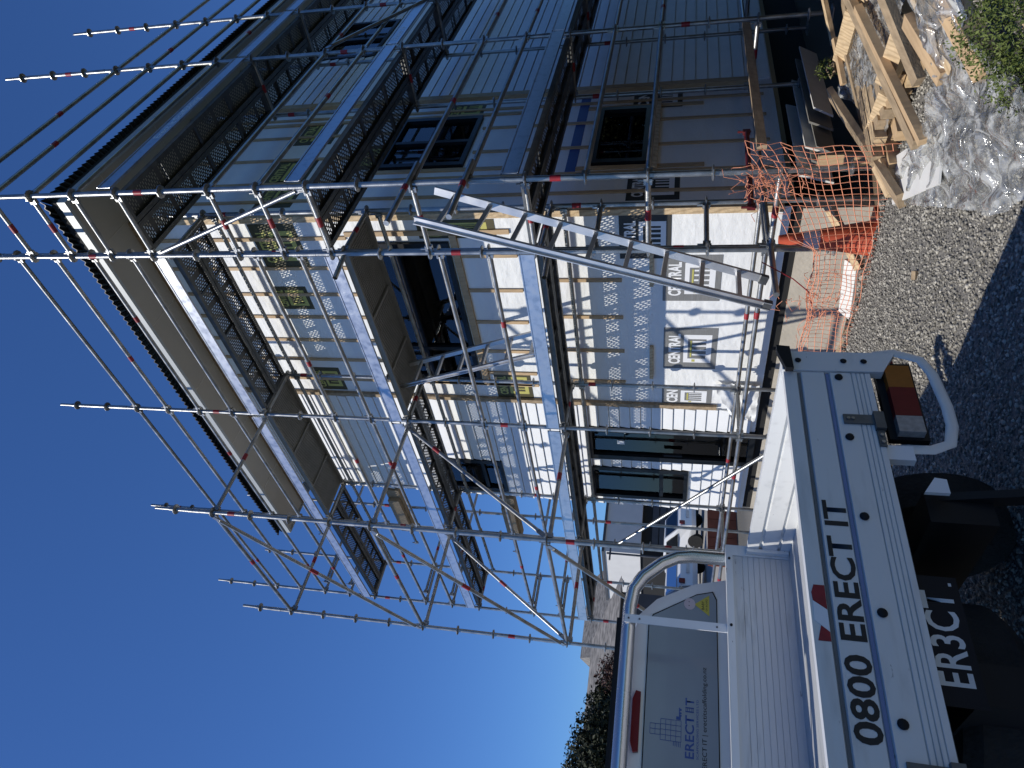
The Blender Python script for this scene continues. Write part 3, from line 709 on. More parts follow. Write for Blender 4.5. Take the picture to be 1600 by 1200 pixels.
for i, y in enumerate(YS):
    for k in (0, 4, 8, 12) + ((14, 13, 10, 9, 15, 2, 6) if i == 0 else ()):
        rail(scs, (SXO, y, LV(k)), (SXI, y, LV(k)), 'transom', tape=0.5, tl=0.14)
    if i:
        for s in (-1, 1):
            pass
for k, e in ((6, 4.36), (5, 4.43)):         # two rails run on past the corner with couplers
    rail(scs, (SXO+0.05, 5.4, LV(k)), (SXO+0.05, e, LV(k)), 'loose_tube', tape=0.45, heads=False)
rail(scs, (SXI+0.05, 5.3, LV(0)), (SXI+0.05, 4.38, LV(0)), 'loose_tube', tape=0.6, heads=False)
brace(scs, (SXO, YS[0], LV(8)), (SXI, YS[0], LV(12)), tape=0)
brace(scs, (SXO+0.05, YS[1], LV(10)), (SXO+0.05, YS[2], LV(8)), tape=0)
rail(scs, (-3.45, 5.3, 0.86), (-3.45, 6.7, 0.84), 'red_ledger', tape=0, mt='redpaint')
for y, k in ((5.10, 8), (5.10, 4)):          # stub tubes on couplers by the deck corners
    MB().tube((SXI-0.02, y-0.02, LV(k)-0.12), (SXI-0.06, y-0.30, LV(k)-0.12), 0.0242, 12, caps=False).tube((SXI-0.06, y-0.3, LV(k)-0.12), (SXI-0.02, y-0.02, LV(k)-0.12), 0.019, 12, caps=False).build('coupler_stub', 'galv', scs, smooth=True)
# ------------------------------------------------------------------ ladders
def ladder(name, s1a, s1b, s2a, s2b, n, label, wst=0.066, tst=0.028, hint=(0, -1, 0.3)):
    s1a, s1b, s2a, s2b = map(V, (s1a, s1b, s2a, s2b))
    t = thing(name, (s1a+s2a)/2, label, 'ladder')
    rg = (s2a-s1a).normalized(); ax = (s1b-s1a).normalized(); nm = ax.cross(rg).normalized()
    for a, c, sg in ((s1a, s1b, 1), (s2a, s2b, -1)):
        b = MB(); b.beam(a, c, 0.008, wst, nm)
        off = (c-a).normalized()
        for e in (-1, 1): b.beam(a-rg*0.015*sg+nm*e*(wst/2-0.004), c-rg*0.015*sg+nm*e*(wst/2-0.004), 0.022, 0.007, nm)
        o = b.build('stile', 'alu_b', t)
        MB().beam(a-off*0.005, a+off*0.06, 0.04, wst+0.008, nm).build('foot', 'galv_dull', t)
    for i in range(n):
        f = (i+0.8)/(n+0.4); MB().beam(s1a.lerp(s1b, f), s2a.lerp(s2b, f), 0.036, 0.03, nm).build('rung', 'alu_b', t)
    return t
ladder('ladder', (-3.80, 4.81, 0.73), (-2.95, 4.93, 3.44), (-3.76, 4.44, 0.73), (-2.98, 4.56, 3.52), 9, 'long aluminium ladder leaning up to the first deck at the corner of the scaffold')
ladder('ladder', (-5.33, 5.88, 2.78), (-6.0, 5.88, 4.74), (-5.33, 5.52, 2.78), (-6.0, 5.52, 4.74), 6, 'short ladder standing on the lowest deck under the hatch of the deck above', 0.055, 0.02)
# timber plank lying on the side scaffold
tag(MB().beam((-2.915, 5.36, 0.83), (-2.915, 7.9, 0.84), 0.035, 0.075, (0, 0, 1)).build('timber_plank', 'timber_d', origin=(-2.93, 6.6, 0.8)), 'long grey plank on edge along the foot of the shaded scaffold, its end in sun', 'plank')
# ------------------------------------------------------------------ orange barrier net
def net():
    b = MB(); nu, nv = 46, 17; P = {}
    for i in range(nu):
        u = i/(nu-1); X = -4.75 + u*2.15
        top = 0.50 + 0.10*u + (0.42*max(0, (u-0.62)/0.38)); bot = -0.20 + 0.10*u - (0.10 if u < 0.3 else 0)
        if u > 0.8: bot += 0.10*(u-0.8)/0.2
        for j in range(nv):
            v = j/(nv-1); z = bot + (top-bot)*v
            yy = 4.75 + 0.05*noise.noise((u*5, v*2.5, 1.0)) + 0.05*math.sin(u*9)*v
            xx = X + 0.03*noise.noise((u*6, v*4, 5.0)) + (0.05*v if u < 0.5 else -0.03*v)
            z += 0.03*noise.noise((u*7, v*3, 9.0))
            if v > 0.84 and u < 0.66: z -= 0.055*(v-0.84)/0.16*3; yy -= 0.06*(v-0.84)/0.16     # top edge rolled over
            if u > 0.66 and v > 0.55:                           # bunched corner tied to the standard
                q = (u-0.66)/0.34*(v-0.55)/0.45; xx += 0.10*q; yy += 0.10*noise.noise((u*20, v*15, 2))*q*2; z += 0.08*noise.noise((u*18, v*17, 7))*q
            P[i, j] = V((xx, yy, z))
    r = 0.0024
    for i in range(nu):
        for j in range(nv):
            if j < nv-1: b.tube(P[i, j], P[i, j+1], r, 4, False)
            if i < nu-1: b.tube(P[i, j], P[i+1, j], r*1.15, 4, False)
    for c, n_ in (((-2.86, 4.72, 0.86), 46), ((-3.86, 4.70, 0.36), 26), ((-4.1, 4.7, 0.33), 20)):              # tangled ends
        for q in range(n_):
            p = V(c) + V((random.gauss(0, 0.07), random.gauss(0, 0.04), random.gauss(0, 0.10))); pts = [p]
            for s in range(4): p = p + V((random.gauss(0, 0.035), random.gauss(0, 0.025), random.gauss(0, 0.035))); pts.append(p.copy())
            b.path(pts, 0.0024, 4)
    return b.build('barrier_net', 'orange', fix=False, origin=(-3.7, 4.75, 0))
tag(net(), 'orange plastic barrier netting strung along the foot of the scaffold', 'barrier net')
MB_ = MB().path([(-3.55, 4.72, 0.80), (-3.7, 4.70, 0.55), (-3.82, 4.69, 0.42), (-4.0, 4.7, 0.36)], 0.005, 6)
tag(MB_.build('tie_rope', 'red', origin=(-3.7, 4.7, 0.5)), 'thin pink rope tying up the orange netting', 'rope')
# traffic cone behind the net
cx, cy = -3.52, 4.98
tc_ = thing('traffic_cone', (cx, cy, -0.06), 'orange traffic cone with a grey band behind the orange netting', 'traffic cone')
MB().box((cx-0.18, cy-0.18, -0.07), (cx+0.18, cy+0.18, -0.035)).build('base', 'cone', tc_)
MB().lathe([(0.15, -0.034), (0.135, 0.0), (0.078, 0.36)], (cx, cy, 0), 20).build('lower_shell', 'cone', tc_, smooth=True)
MB().lathe([(0.0785, 0.361), (0.060, 0.48)], (cx, cy, 0), 20).build('reflective_band', 'reflect', tc_, smooth=True)
MB().lathe([(0.0595, 0.481), (0.034, 0.66)], (cx, cy, 0), 20).build('tip', 'cone', tc_, smooth=True)
# rubble along the trench
P_ = []; 
for i in range(900):
    x = random.uniform(-6.5, -2.6); y = random.uniform(4.85, 6.2); P_.append((x, y, gz(x, y)+0.01))
scatter('rubble', np.array(P_), np.abs(rng.normal(0.02, 0.014, 900))+0.008, 'stone', np.clip(rng.beta(1.5, 2, 900), 0, 1))
def loose(name, a, b_, w, t, mt, label, cat, hint=(0, -0.5, 1), group=None):
    o = MB().beam(a, b_, w, t, hint).build(name, mt, origin=V(a)); return tag(o, label, cat, group)
loose('timber_offcut', (-4.55, 5.25, -0.06), (-4.0, 5.3, -0.02), 0.16, 0.03, 'sheetw', 'pale board offcut lying in the dug strip left of the cone', 'offcut')
loose('timber_offcut', (-3.95, 5.15, -0.05), (-3.55, 5.5, 0.22), 0.10, 0.04, 'timber_l', 'yellow timber block propped in the dug strip behind the cone', 'offcut')
loose('timber_offcut', (-4.9, 5.05, -0.05), (-4.3, 5.02, -0.12), 0.12, 0.03, 'timber_d', 'dark timber offcut lying under the orange netting', 'offcut')
loose('boundary_peg', (-3.2, 5.6, -0.3), (-3.2, 5.62, 0.35), 0.12, 0.04, 'timber', 'short timber peg standing behind the right end of the netting', 'peg', (0, -1, 0))
loose('stone_chip', (-3.0, 3.8, 0.01), (-2.955, 3.83, 0.012), 0.035, 0.03, 'timber_d', 'small brown stone lying alone on the sunlit gravel', 'stone')
# boards stacked on edge against the foundation
for i in range(6):
    x = -3.92 + i*0.075 + random.uniform(-0.01, 0.01); y0 = 6.55 + 0.12*i - (0.25 if i == 3 else 0); hh = (0.34, 0.22, 0.28, 0.20, 0.24, 0.2)[i]
    b = MB().obox((x, y0+0.75, -0.02+hh/2), (0.011, 0, 0), (0, 0.75, 0), (0.05, 0, hh/2))
    tag(b.build('leaning_board', 'sheetw' if i in (0, 2, 5) else 'panelgrey', origin=(x, y0, 0)),
        ('white panel leaning on edge nearest the dark underfloor, lit on its end', 'thin grey board second in the leaning stack by the underfloor', 'pale board with a bright end in the middle of the leaning stack', 'thin brown board sticking out furthest from the leaning stack', 'grey board leaning beside the outermost pale board', 'low pale board outermost in the leaning stack beside the timber pile')[i], 'board', 'boards leaning by the underfloor')
# ------------------------------------------------------------------ timber pile under torn plastic
def z2(x, y, z): return PX(x, y, 2, z)
def stick(p1, z1, p2, z2_, w_, t_, mt, label, group='timbers of the pile by the side scaffold', nm='timber', hint=(-0.35, -0.6, 0.75)):
    a, c = z2(*p1, z1), z2(*p2, z2_)
    o = MB().beam(a, c, w_, t_, hint).build(nm, mt, origin=a); return tag(o, label, 'timber', group)
stick((1408, 314), 0.05, (1298, 146), 0.30, 0.115, 0.045, 'timber_d', 'grey plank nearest the orange net, leaning on the timber pile')
stick((1432, 226), 0.14, (1322, -14), 0.44, 0.085, 0.045, 'timber_d', 'long weathered plank crossing the whole timber pile')
stick((1442, 222), 0.13, (1340, 12), 0.40, 0.05, 0.045, 'timber', 'narrow golden plank directly beside the long weathered plank')
stick((1436, 128), 0.27, (1376, -20), 0.44, 0.07, 0.045, 'timber_d', 'short grey brown plank at the upper end of the pile')
stick((1476, 122), 0.24, (1420, 30), 0.36, 0.085, 0.055, 'timber', 'golden plank with a clean cut end over the plastic')
stick((1352, 208), 0.12, (1316, 55), 0.28, 0.035, 0.03, 'timber_d', 'thin weathered strip left of the long plank')
stick((1318, 132), 0.24, (1304, 60), 0.32, 0.04, 0.035, 'timber', 'slim pale plank at the dark left edge of the pile')
stick((1303, 70), 0.26, (1286, -10), 0.36, 0.035, 0.035, 'timber_l', 'thin plank standing at the far left edge of the pile')
stick((1545, 112), 0.20, (1478, -10), 0.34, 0.10, 0.09, 'timber', 'squared timber showing through the plastic on the bush side of the pile')
stick((1522, 122), 0.17, (1455, -12), 0.31, 0.10, 0.09, 'timber_d', 'squared weathered timber under the plastic, second from the bush side of the pile')
stick((1500, 108), 0.20, (1440, -12), 0.33, 0.07, 0.09, 'timber_l', 'pale squared timber under the plastic beside the golden plank')
stick((1500, 40), 0.30, (1478, -12), 0.36, 0.09, 0.02, 'sheetw', 'white slat lying on the plastic at the picture edge of the pile')
for i, (p1, p2, z) in enumerate((((1358, 226), (1392, 142), 0.09), ((1386, 126), (1416, 40), 0.19), ((1316, 92), (1338, 14), 0.24), ((1340, 16), (1362, -30), 0.30), ((1400, 300), (1378, 255), 0.03))):
    stick(p1, z, p2, z+0.07, 0.105, 0.095, 'timber_l', ('square post with sawn grain lying low across the middle of the pile', 'square post with sawn grain higher up the pile behind the long plank', 'square post at the upper left of the pile', 'square post furthest up the pile at the picture edge', 'short block under the grey plank by the gravel')[i], hint=(-0.1, -0.75, 0.6))
for i in range(14):                          # the packet beneath
    a = V((-2.72 + 0.11*(i % 7), 4.75, 0.045 + 0.09*(i//7))); c = a + V((0.55, 2.2, 0.05))
    tag(MB().beam(a + V((0, random.uniform(-.1, .1), 0)), c, 0.08, 0.08).build('timber', random.choice(('timber_d', 'timber_l', 'timber')), origin=a), 'squared pine timber in the wrapped packet under the loose planks', 'timber', 'packet timbers under plastic')
def film(name, rows, nu, nv, amp, label, f=4.0):
    """crumpled film through a grid of control points rows[j][i]"""
    b = MB(); R = [[V(p) for p in r] for r in rows]; J, I = len(R)-1, len(R[0])-1
    def ev(u, v):
        a, c = u*I, v*J; i, j = min(int(a), I-1), min(int(c), J-1); fu, fv = a-i, c-j
        return (R[j][i]*(1-fu)+R[j][i+1]*fu)*(1-fv) + (R[j+1][i]*(1-fu)+R[j+1][i+1]*fu)*fv
    for j in range(nv+1):
        for i in range(nu+1):
            p = ev(i/nu, j/nv); q = p*f
            n1 = noise.noise(q); n2 = abs(noise.noise(q*2.3+V((3, 1, 7)))); n3 = noise.noise(q*5+V((9, 2, 4)))
            b.v.append(tuple(p + V((0.35*n1, 0.35*n3, 1.0*(abs(n1)*1.2 - n2*1.1 + 0.12*n3)))*amp))
    b.f = [(j*(nu+1)+i, j*(nu+1)+i+1, (j+1)*(nu+1)+i+1, (j+1)*(nu+1)+i) for j in range(nv) for i in range(nu)]
    o = b.build(name, 'plastic', fix=False, smooth=True, origin=R[0][0]); 
    return tag(o, label, 'plastic sheet')
pf = film('plastic_sheet', [[z2(1398, 318, 0.022), z2(1470, 325, 0.022), z2(1560, 336, 0.022), z2(1612, 300, 0.036)],
      [z2(1404, 262, 0.072), z2(1470, 270, 0.050), z2(1545, 262, 0.072), z2(1612, 235, 0.101)],
      [z2(1440, 190, 0.158), z2(1490, 195, 0.115), z2(1545, 200, 0.144), z2(1612, 190, 0.187)],
      [z2(1462, 120, 0.259), z2(1500, 112, 0.245), z2(1535, 130, 0.216), z2(1615, 150, 0.245)],
      [z2(1430, 20, 0.360), z2(1470, 20, 0.374), z2(1505, 40, 0.302), z2(1530, 60, 0.216)],
      [z2(1415, -40, 0.418), z2(1455, -40, 0.432), z2(1490, -30, 0.346), z2(1510, -20, 0.259)]], 70, 70, 0.055, 'crumpled clear plastic wrapping torn open over the timber pile', 4.0)
lettering('SOUTHERN PINE', pf, z2(1625, 190, .31), V(z2(1545, 158, .31))-V(z2(1625, 190, .31)), V(z2(1560, 130, .31))-V(z2(1568, 160, .31)), 0.036, 0.36, 'ink', 0.0, mirror=True)
lettering('SOUTHERN PINE', pf, z2(1494, 100, .355), V(z2(1462, 40, .40))-V(z2(1494, 100, .355)), V(z2(1462, 60, .38))-V(z2(1480, 55, .38)), 0.035, 0.33, 'ink', 0.0)
film('plastic_sheet', [[z2(1306, 150, .22), z2(1335, 160, .17), z2(1388, 205, .10)], [z2(1330, 70, .24), z2(1356, 60, .25), z2(1400, 80, .22)], [z2(1345, -20, .34), z2(1370, -20, .36), z2(1412, -10, .34)]], 36, 48, 0.03, 'cloudy plastic film lying between the planks of the pile', 6.0)
cb = MB().beam(z2(1398, 282, .03), z2(1472, 240, .07), 0.32, 0.012, (0, 0, 1)); tag(cb.build('white_panel', 'sheetw', origin=z2(1394, 285, .03)), 'white sheet lying on the gravel end of the pile with striped plank shadows', 'panel')
# ------------------------------------------------------------------ ute
def yz(x, y, X): p = PX(x, y, 0, X); return p
ute = thing('flatbed_ute', (-3.6, 1.2, 0), 'white flat deck utility truck with aluminium tray lettered 0800 ERECT IT on its tailgate', 'ute')
XT, XH, Y0, Y1 = -2.0, -3.45, 0.30, 2.085
ZB, ZT = 0.745, 1.045
def slab_profile(zb, zt, x, s, grooves, th=0.03, gd=0.010):
    """outline (x, z) of an extruded side: front face at x with grooves cut in; s = +1 faces +x"""
    pr = [(x - s*th, zb), (x, zb)]
    for (a, c) in grooves: pr += [(x, a), (x-s*gd, a+0.004), (x-s*gd, c-0.004), (x, c)]
    pr += [(x, zt), (x - s*th, zt)]; return pr
tg = MB().prism(slab_profile(ZB, ZT, XT, 1, [(0.763, 0.767), (0.777, 0.781), (0.791, 0.795), (0.807, 0.812), (0.882, 0.903), (0.982, 1.000)]), 1, Y0+0.05, Y1-0.105).build('tailgate', 'alu', ute)
MB().box((XT-0.0098, Y0+0.05, 0.887), (XT-0.0045, Y1-0.106, 0.898)).build('stripe', 'blue', tg)  # blue sky mirrored in the lower groove, painted as a strip
MB().box((XT-0.0098, Y0+0.05, 0.9865), (XT-0.006, Y1-0.106, 0.9955)).build('stripe', 'groove', tg)  # shade of the upper groove, painted grey
for s in (0, 1):
    ya, yb = ((Y1-0.10, Y1) if s else (Y0, Y0+0.045))
    MB().add([], []); p = MB().prism([(ya, 0.70), (yb, 0.645 if s else 0.70), (yb, ZT+0.004), (ya, ZT+0.004)], 0, XT-0.03, XT+0.006).build('corner_post', 'alu', ute)
    for z in (0.71+0.05, 0.83, 0.99): MB().lathe([(0.010, 0), (0.012, 0.004), (0.006, 0.008)], (XT+0.006, (ya+yb)/2, z), 8, ax=0).build('bolt', 'blk', p)
lt = MB().prism([(Y1-0.11, 1.012), (Y1+0.006, 1.018), (Y1+0.012, 1.066), (Y1-0.02, 1.066), (Y1-0.11, 1.04)], 0, XT+0.007, XT+0.028).build('latch', 'blk', tg)
a, c = yz(1384, 1168, XT), yz(1329, 784, XT); tw = a.y - c.y
lettering('0800 ERECT IT', tg, (XT+0.0012, a.y, 0.908), (0, 1, 0), (0, 0, 1), 0.066, c.y-a.y, 'ink', 0.024)
for y in (1.67, 1.35, 1.03, 0.73, 1.955): MB().lathe([(0.0135, 0), (0.0145, 0.004), (0.011, 0.010), (0.004, 0.012)], (XT, y, 0.855), 12, ax=0).build('rubber_stop', 'blk', tg, smooth=True)
rr = MB()
rr.prism([(1.10, 1.000), (1.10, 1.030), (1.075, 1.038), (1.05, 1.036), (1.025, 1.000)], 0, XT+0.0005, XT+0.0018).build('reflector_tape', 'red', tg)
MB().prism([(1.024, 1.000), (1.049, 1.036), (0.99, 1.038), (0.958, 1.000)], 0, XT+0.0005, XT+0.0016).build('reflector_tape', 'whiteink', tg)
MB().prism([(0.957, 1.000), (0.975, 1.022), (0.93, 1.034), (0.93, 1.000)], 0, XT+0.0005, XT+0.0018).build('reflector_tape', 'red', tg)
for y in (1.75, 0.62):
    hb = MB().box((XT+0.001, y-0.02, 0.765), (XT+0.008, y+0.02, 0.865)).box((XT-0.01, y-0.045, 0.735), (XT+0.018, y+0.03, 0.768)).box((XT-0.03, y-0.115, 0.742), (XT-0.001+0.008, y-0.046, 0.764)).build('hinge', 'galv_dull', tg)
    for yy, z in ((y, 0.85), (y, 0.835), (y-0.07, 0.753), (y-0.1, 0.753)): MB().lathe([(0.006, 0), (0.006, 0.005)], (XT+0.008, yy, z), 8, ax=0).build('bolt', 'galv', hb)
# tray
MB().box((XH, Y0+0.03, 0.795), (XT-0.031, Y1-0.03, 0.83)).build('tray_floor', 'alu_worn', ute)
for s, y in ((1, Y1), (-1, Y0)):
    sd = [(yv, z) for (yv, z) in slab_profile(0.77, ZT-0.004, y-s*0.03, -s, [(0.875, 0.892), (0.965, 0.985)], 0.03, 0.012)]
    o = MB().prism(sd, 0, XH+0.01, XT-0.031).build('tray_side', 'alu', ute)
    MB().box((XH+0.012, min(y-s*0.031, y-s*0.05), 0.835), (XH+0.04, max(y-s*0.031, y-s*0.05), ZT)).build('end_cap', 'alu', o)
    MB().box((XH-0.04, min(y, y-s*0.06), 0.80), (XH+0.008, max(y, y-s*0.06), 1.15)).build('corner_post', 'alu', ute)
hbp = [(0.868+0.028*i, 0.871+0.028*i) for i in range(8)]
hd = MB().prism(slab_profile(0.80, 1.115, XH, 1, hbp, 0.03, 0.006), 1, Y0+0.061, Y1-0.061).build('headboard', 'alu_worn', ute)
MB().box((XH-0.02, Y0+0.061, 1.1155), (XH+0.012, Y1-0.061, 1.15)).build('headboard_rail', 'alu', ute)
for y in (2.0, 1.63, 0.77, 0.4): MB().lathe([(0.007, 0), (0.007, 0.006)], (XH+0.012, y, 1.133), 8, ax=0).build('bolt', 'blk', hd)
XB = XH-0.05
bar = [(XB, 2.03, 1.14), (XB, 2.03, 1.32), (XB, 2.015, 1.40), (XB, 1.97, 1.48), (XB, 1.88, 1.575), (XB, 1.80, 1.622), (XB, 1.70, 1.635), (XB, 1.2, 1.635)]
full = bar + [(XB, 2.4-p[1], p[2]) for p in bar[-2::-1]]
MB().path(full, 0.036, 14).build('sports_bar', 'chrome', ute, smooth=True)
for y in (1.62, 0.78): 
    st = MB().box((XB+0.037, y-0.022, 1.12), (XB+0.042, y+0.022, 1.655)).build('strap', 'wpaint', ute)
    for z in (1.635, 1.58, 1.20): MB().lathe([(0.005, 0), (0.005, 0.004)], (XB+0.042, y, z), 8, ax=0).build('bolt', 'galv_dull', st)
MB().box((XB-0.09, 0.74, 1.672), (XB-0.05, 1.66, 1.70)).build('roof_rack', 'blk', ute)
# cab
XC = -3.70
sec = [(1.98, 0.62), (2.03, 0.9), (2.02, 1.10), (1.97, 1.30), (1.86, 1.50), (1.76, 1.59), (1.62, 1.622), (1.2, 1.632)]
def ring(x, dy, dz, base=None): 
    s = [(y+dy*(y > 1.25), z+dz*max(0, (z-0.95)/0.65)) for y, z in sec]; return [(x, y, z) for y, z in s] + [(x, 2.4-y, z) for y, z in s[-2::-1]]
cb_ = MB(); rings = [ring(XC-0.03, -0.02, -0.012), ring(XC, 0, 0), ring(XC-0.05, 0.0, 0.015)]
rings = [ring(XC, 0, 0), ring(XC-0.12, 0.01, 0.03), ring(XC-0.8, 0.015, 0.05), ring(XC-1.5, 0.01, 0.02), ring(XC-2.1, -0.02, -0.55), ring(XC-3.0, -0.05, -0.62), ring(XC-3.2, -0.12, -0.72)]
nr = len(rings[0]); cb_.v = [p for r_ in rings for p in r_]
cb_.f = [(j*nr+i, j*nr+i+1, (j+1)*nr+i+1, (j+1)*nr+i) for j in range(len(rings)-1) for i in range(nr-1)]
cb_.f += [tuple(range(nr)), tuple(range(len(rings)*nr-1, (len(rings)-1)*nr-1, -1))] + [(j*nr, (j+1)*nr, (j+1)*nr+nr-1, j*nr+nr-1) for j in range(len(rings)-1)]
MB.build(cb_, 'cab', 'wpaint', ute, smooth=True)
wn = [(1.925, 1.205), (1.90, 1.29), (1.76, 1.515), (1.70, 1.535), (0.70, 1.535), (0.64, 1.515), (0.50, 1.29), (0.475, 1.205), (0.52, 1.185), (1.88, 1.185)]
MB().prism([(1.2+(y-1.2)*1.012, 1.36+(z-1.36)*1.03) for y, z in wn], 0, XC+0.002, XC+0.006).build('window_seal', 'blk', ute)
rw = MB().prism(wn, 0, XC+0.0065, XC+0.010).build('rear_window', 'film', ute)
xg = XC+0.0112
lettering('ERECT', rw, (xg, 1.063, 1.300), (0, 1, 0), (0, 0, 1), 0.041, 0.196, 'blueink', 0.018)
lettering('T', rw, (xg, 1.306, 1.300), (0, 1, 0), (0, 0, 1), 0.041, 0.036, 'blueink', 0.018)
lg = MB()
for y in (1.276, 1.295): lg.box((xg, y-0.0025, 1.300), (xg+0.0008, y+0.0025, 1.341))
for i in range(5): lg.box((xg, 1.276, 1.303+0.0085*i), (xg+0.0008, 1.295, 1.3055+0.0085*i))
def grid(y0, z0, ny, nz, s):
    for i in range(ny+1): lg.box((xg, y0+s*i-0.001, z0), (xg+0.0008, y0+s*i+0.001, z0+s*nz))
    for j in range(nz+1): lg.box((xg, y0, z0+s*j-0.001), (xg+0.0007, y0+s*ny, z0+s*j+0.001))
grid(1.130, 1.360, 4, 4, 0.0245); grid(1.152, 1.459, 2, 2, 0.0245)
lg.box((xg, 1.246, 1.366), (xg+0.0008, 1.29, 1.371)); lg.box((xg, 1.232, 1.362), (xg+0.0008, 1.247, 1.384))
for y in (1.252, 1.264, 1.28): lg.prism([(y+0.005*math.cos(t), 1.363+0.005*math.sin(t)) for t in np.linspace(0, 6.283, 9)[:-1]], 0, xg, xg+0.0009)
for i in range(5): lg.box((xg, 1.106+0.001*i, 1.362+0.008*i), (xg+0.0007, 1.128, 1.3645+0.008*i))
lg.build('logo', 'blueink', rw)
lettering('SCAFFOLDING SERVICES LTD', rw, (xg, 1.063, 1.278), (0, 1, 0), (0, 0, 1), 0.0105, 0.275, 'blueink', 0.0)
lettering('0800 ERECT IT | erectitscaffolding.co.nz', rw, (xg, 0.945, 1.240), (0, 1, 0), (0, 0, 1), 0.021, 0.56, 'ink', 0.004)
ym = 1.845
bs_ = MB().prism([(ym-0.06, 1.222), (ym+0.06, 1.222), (ym, 1.30)], 0, xg, xg+0.001).build('sticker', 'yellow', rw)
lettering('BABY', bs_, (xg+0.0014, ym-0.026, 1.248), (0, 1, 0), (0, 0, 1), 0.014, 0.05, 'ink', 0.006)
lettering('ON BOARD', bs_, (xg+0.0014, ym-0.034, 1.231), (0, 1, 0), (0, 0, 1), 0.010, 0.07, 'ink', 0.002)
MB().prism([(ym+0.034*math.cos(t), 1.325+0.03*math.sin(t)) for t in np.linspace(0, 6.283, 18)[:-1]], 0, xg, xg+0.0012).build('sticker', 'pink', rw)
for dy in (-0.01, 0.012): MB().prism([(ym+dy+0.003*math.cos(t), 1.328+0.003*math.sin(t)) for t in np.linspace(0, 6.283, 8)[:-1]], 0, xg+0.0013, xg+0.002).build('sticker', 'ink', rw)
MB().prism([(1.34, 1.56), (1.345, 1.585), (1.30, 1.60), (1.10, 1.60), (1.055, 1.585), (1.06, 1.56)], 0, XC+0.001, XC+0.022).build('brake_light', 'redlens', ute)
# underside, lamps, plate
MB().box((-6.6, 0.85, 0.42), (XT-0.12, 0.97, 0.62)).box((-6.6, 1.43, 0.42), (XT-0.12, 1.55, 0.62)).build('chassis_rail', 'blk', ute)
MB().box((XH, 0.4, 0.70), (XT-0.12, 2.0, 0.794)).build('tray_bearer', 'blk', ute)
lp = MB().box((XT-0.06, 1.700, 0.588), (XT-0.035, 2.07, 0.715)).build('lamp_housing', 'blk', ute)
def lens(y0, y1, mt):
    MB().prism([(y0, 0.606), (y1, 0.606), (y1, 0.690), (y0, 0.690)], 0, XT-0.0345, XT-0.004).build('lens', mt, lp)
lens(1.921, 2.03, 'amber'); lens(1.785, 1.920, 'redlens'); lens(1.712, 1.784, 'clear')
MB().lathe([(0.028, 0), (0.026, 0.006), (0.014, 0.011)], (XT-0.05, 2.085, 0.665), 14, ax=0).build('reflector', 'redlens', ute)
gd_ = [(XT-0.05, 2.13, 0.70), (XT-0.045, 2.14, 0.63), (XT-0.04, 2.10, 0.545), (XT-0.035, 2.02, 0.52), (XT-0.035, 1.86, 0.505), (XT-0.035, 1.77, 0.508), (XT-0.035, 1.69, 0.53), (XT-0.035, 1.66, 0.59), (XT-0.04, 1.66, 0.70)]
MB().path(gd_, 0.005, 12, flat=4.0).build('lamp_guard', 'alu', ute, smooth=True)
MB().box((XT-0.05, 1.60, 0.655), (XT-0.02, 1.66, 0.742)).build('bracket', 'wpaint', ute)
pl = MB().box((XT-0.062, 0.815, 0.618), (XT-0.058, 1.195, 0.743)).build('number_plate', 'plate', ute)
lettering('ER3CT', pl, (XT-0.0575, 0.868, 0.640), (0, 1, 0), (0, 0, 1), 0.085, 0.278, 'platew', 0.014, spacing=1.05)
MB().box((XT-0.0575, 1.165, 0.635), (XT-0.057, 1.175, 0.643)).build('plate_mark', 'platew', pl)
MB().lathe([(0.19, -0.11), (0.30, -0.11), (0.335, -0.07), (0.335, 0.07), (0.30, 0.11), (0.19, 0.11)], (XT-0.55, 1.0, 0.50), 30).build('spare_wheel', 'rubber', ute, smooth=True)
MB().box((XT-0.13, 0.35, 0.20), (XT-0.02, 1.56, 0.30)).build('rear_bumper', 'blk', ute)
MB().beam((XT-0.08, 1.53, 0.28), (XT-0.15, 1.53, 0.60), 0.05, 0.03, (0, 1, 0)).build('bumper_bracket', 'blk', ute)
MB().prism([(1.50, 0.565), (1.555, 0.565), (1.56, 0.60), (1.50, 0.64)], 0, XT-0.07, XT-0.055).build('bracket', 'wpaint', ute)
for x in (-2.95, -6.0):
    for y in (0.46, 1.94):
        wl = MB().lathe([(0.19, -0.10), (0.28, -0.105), (0.325, -0.08), (0.33, 0), (0.325, 0.08), (0.28, 0.105), (0.19, 0.10)], (x, y, 0.33), 28, ax=1).build('wheel', 'rubber', ute, smooth=True)
        MB().lathe([(0.05, -0.08), (0.188, -0.09), (0.188, 0.09), (0.05, 0.08)], (x, y, 0.33), 20, ax=1).build('rim', 'alu_b', wl, smooth=True)
MB().box((-3.32, 1.82, 0.25), (-3.30, 2.06, 0.75)).build('mudflap', 'rubber', ute)
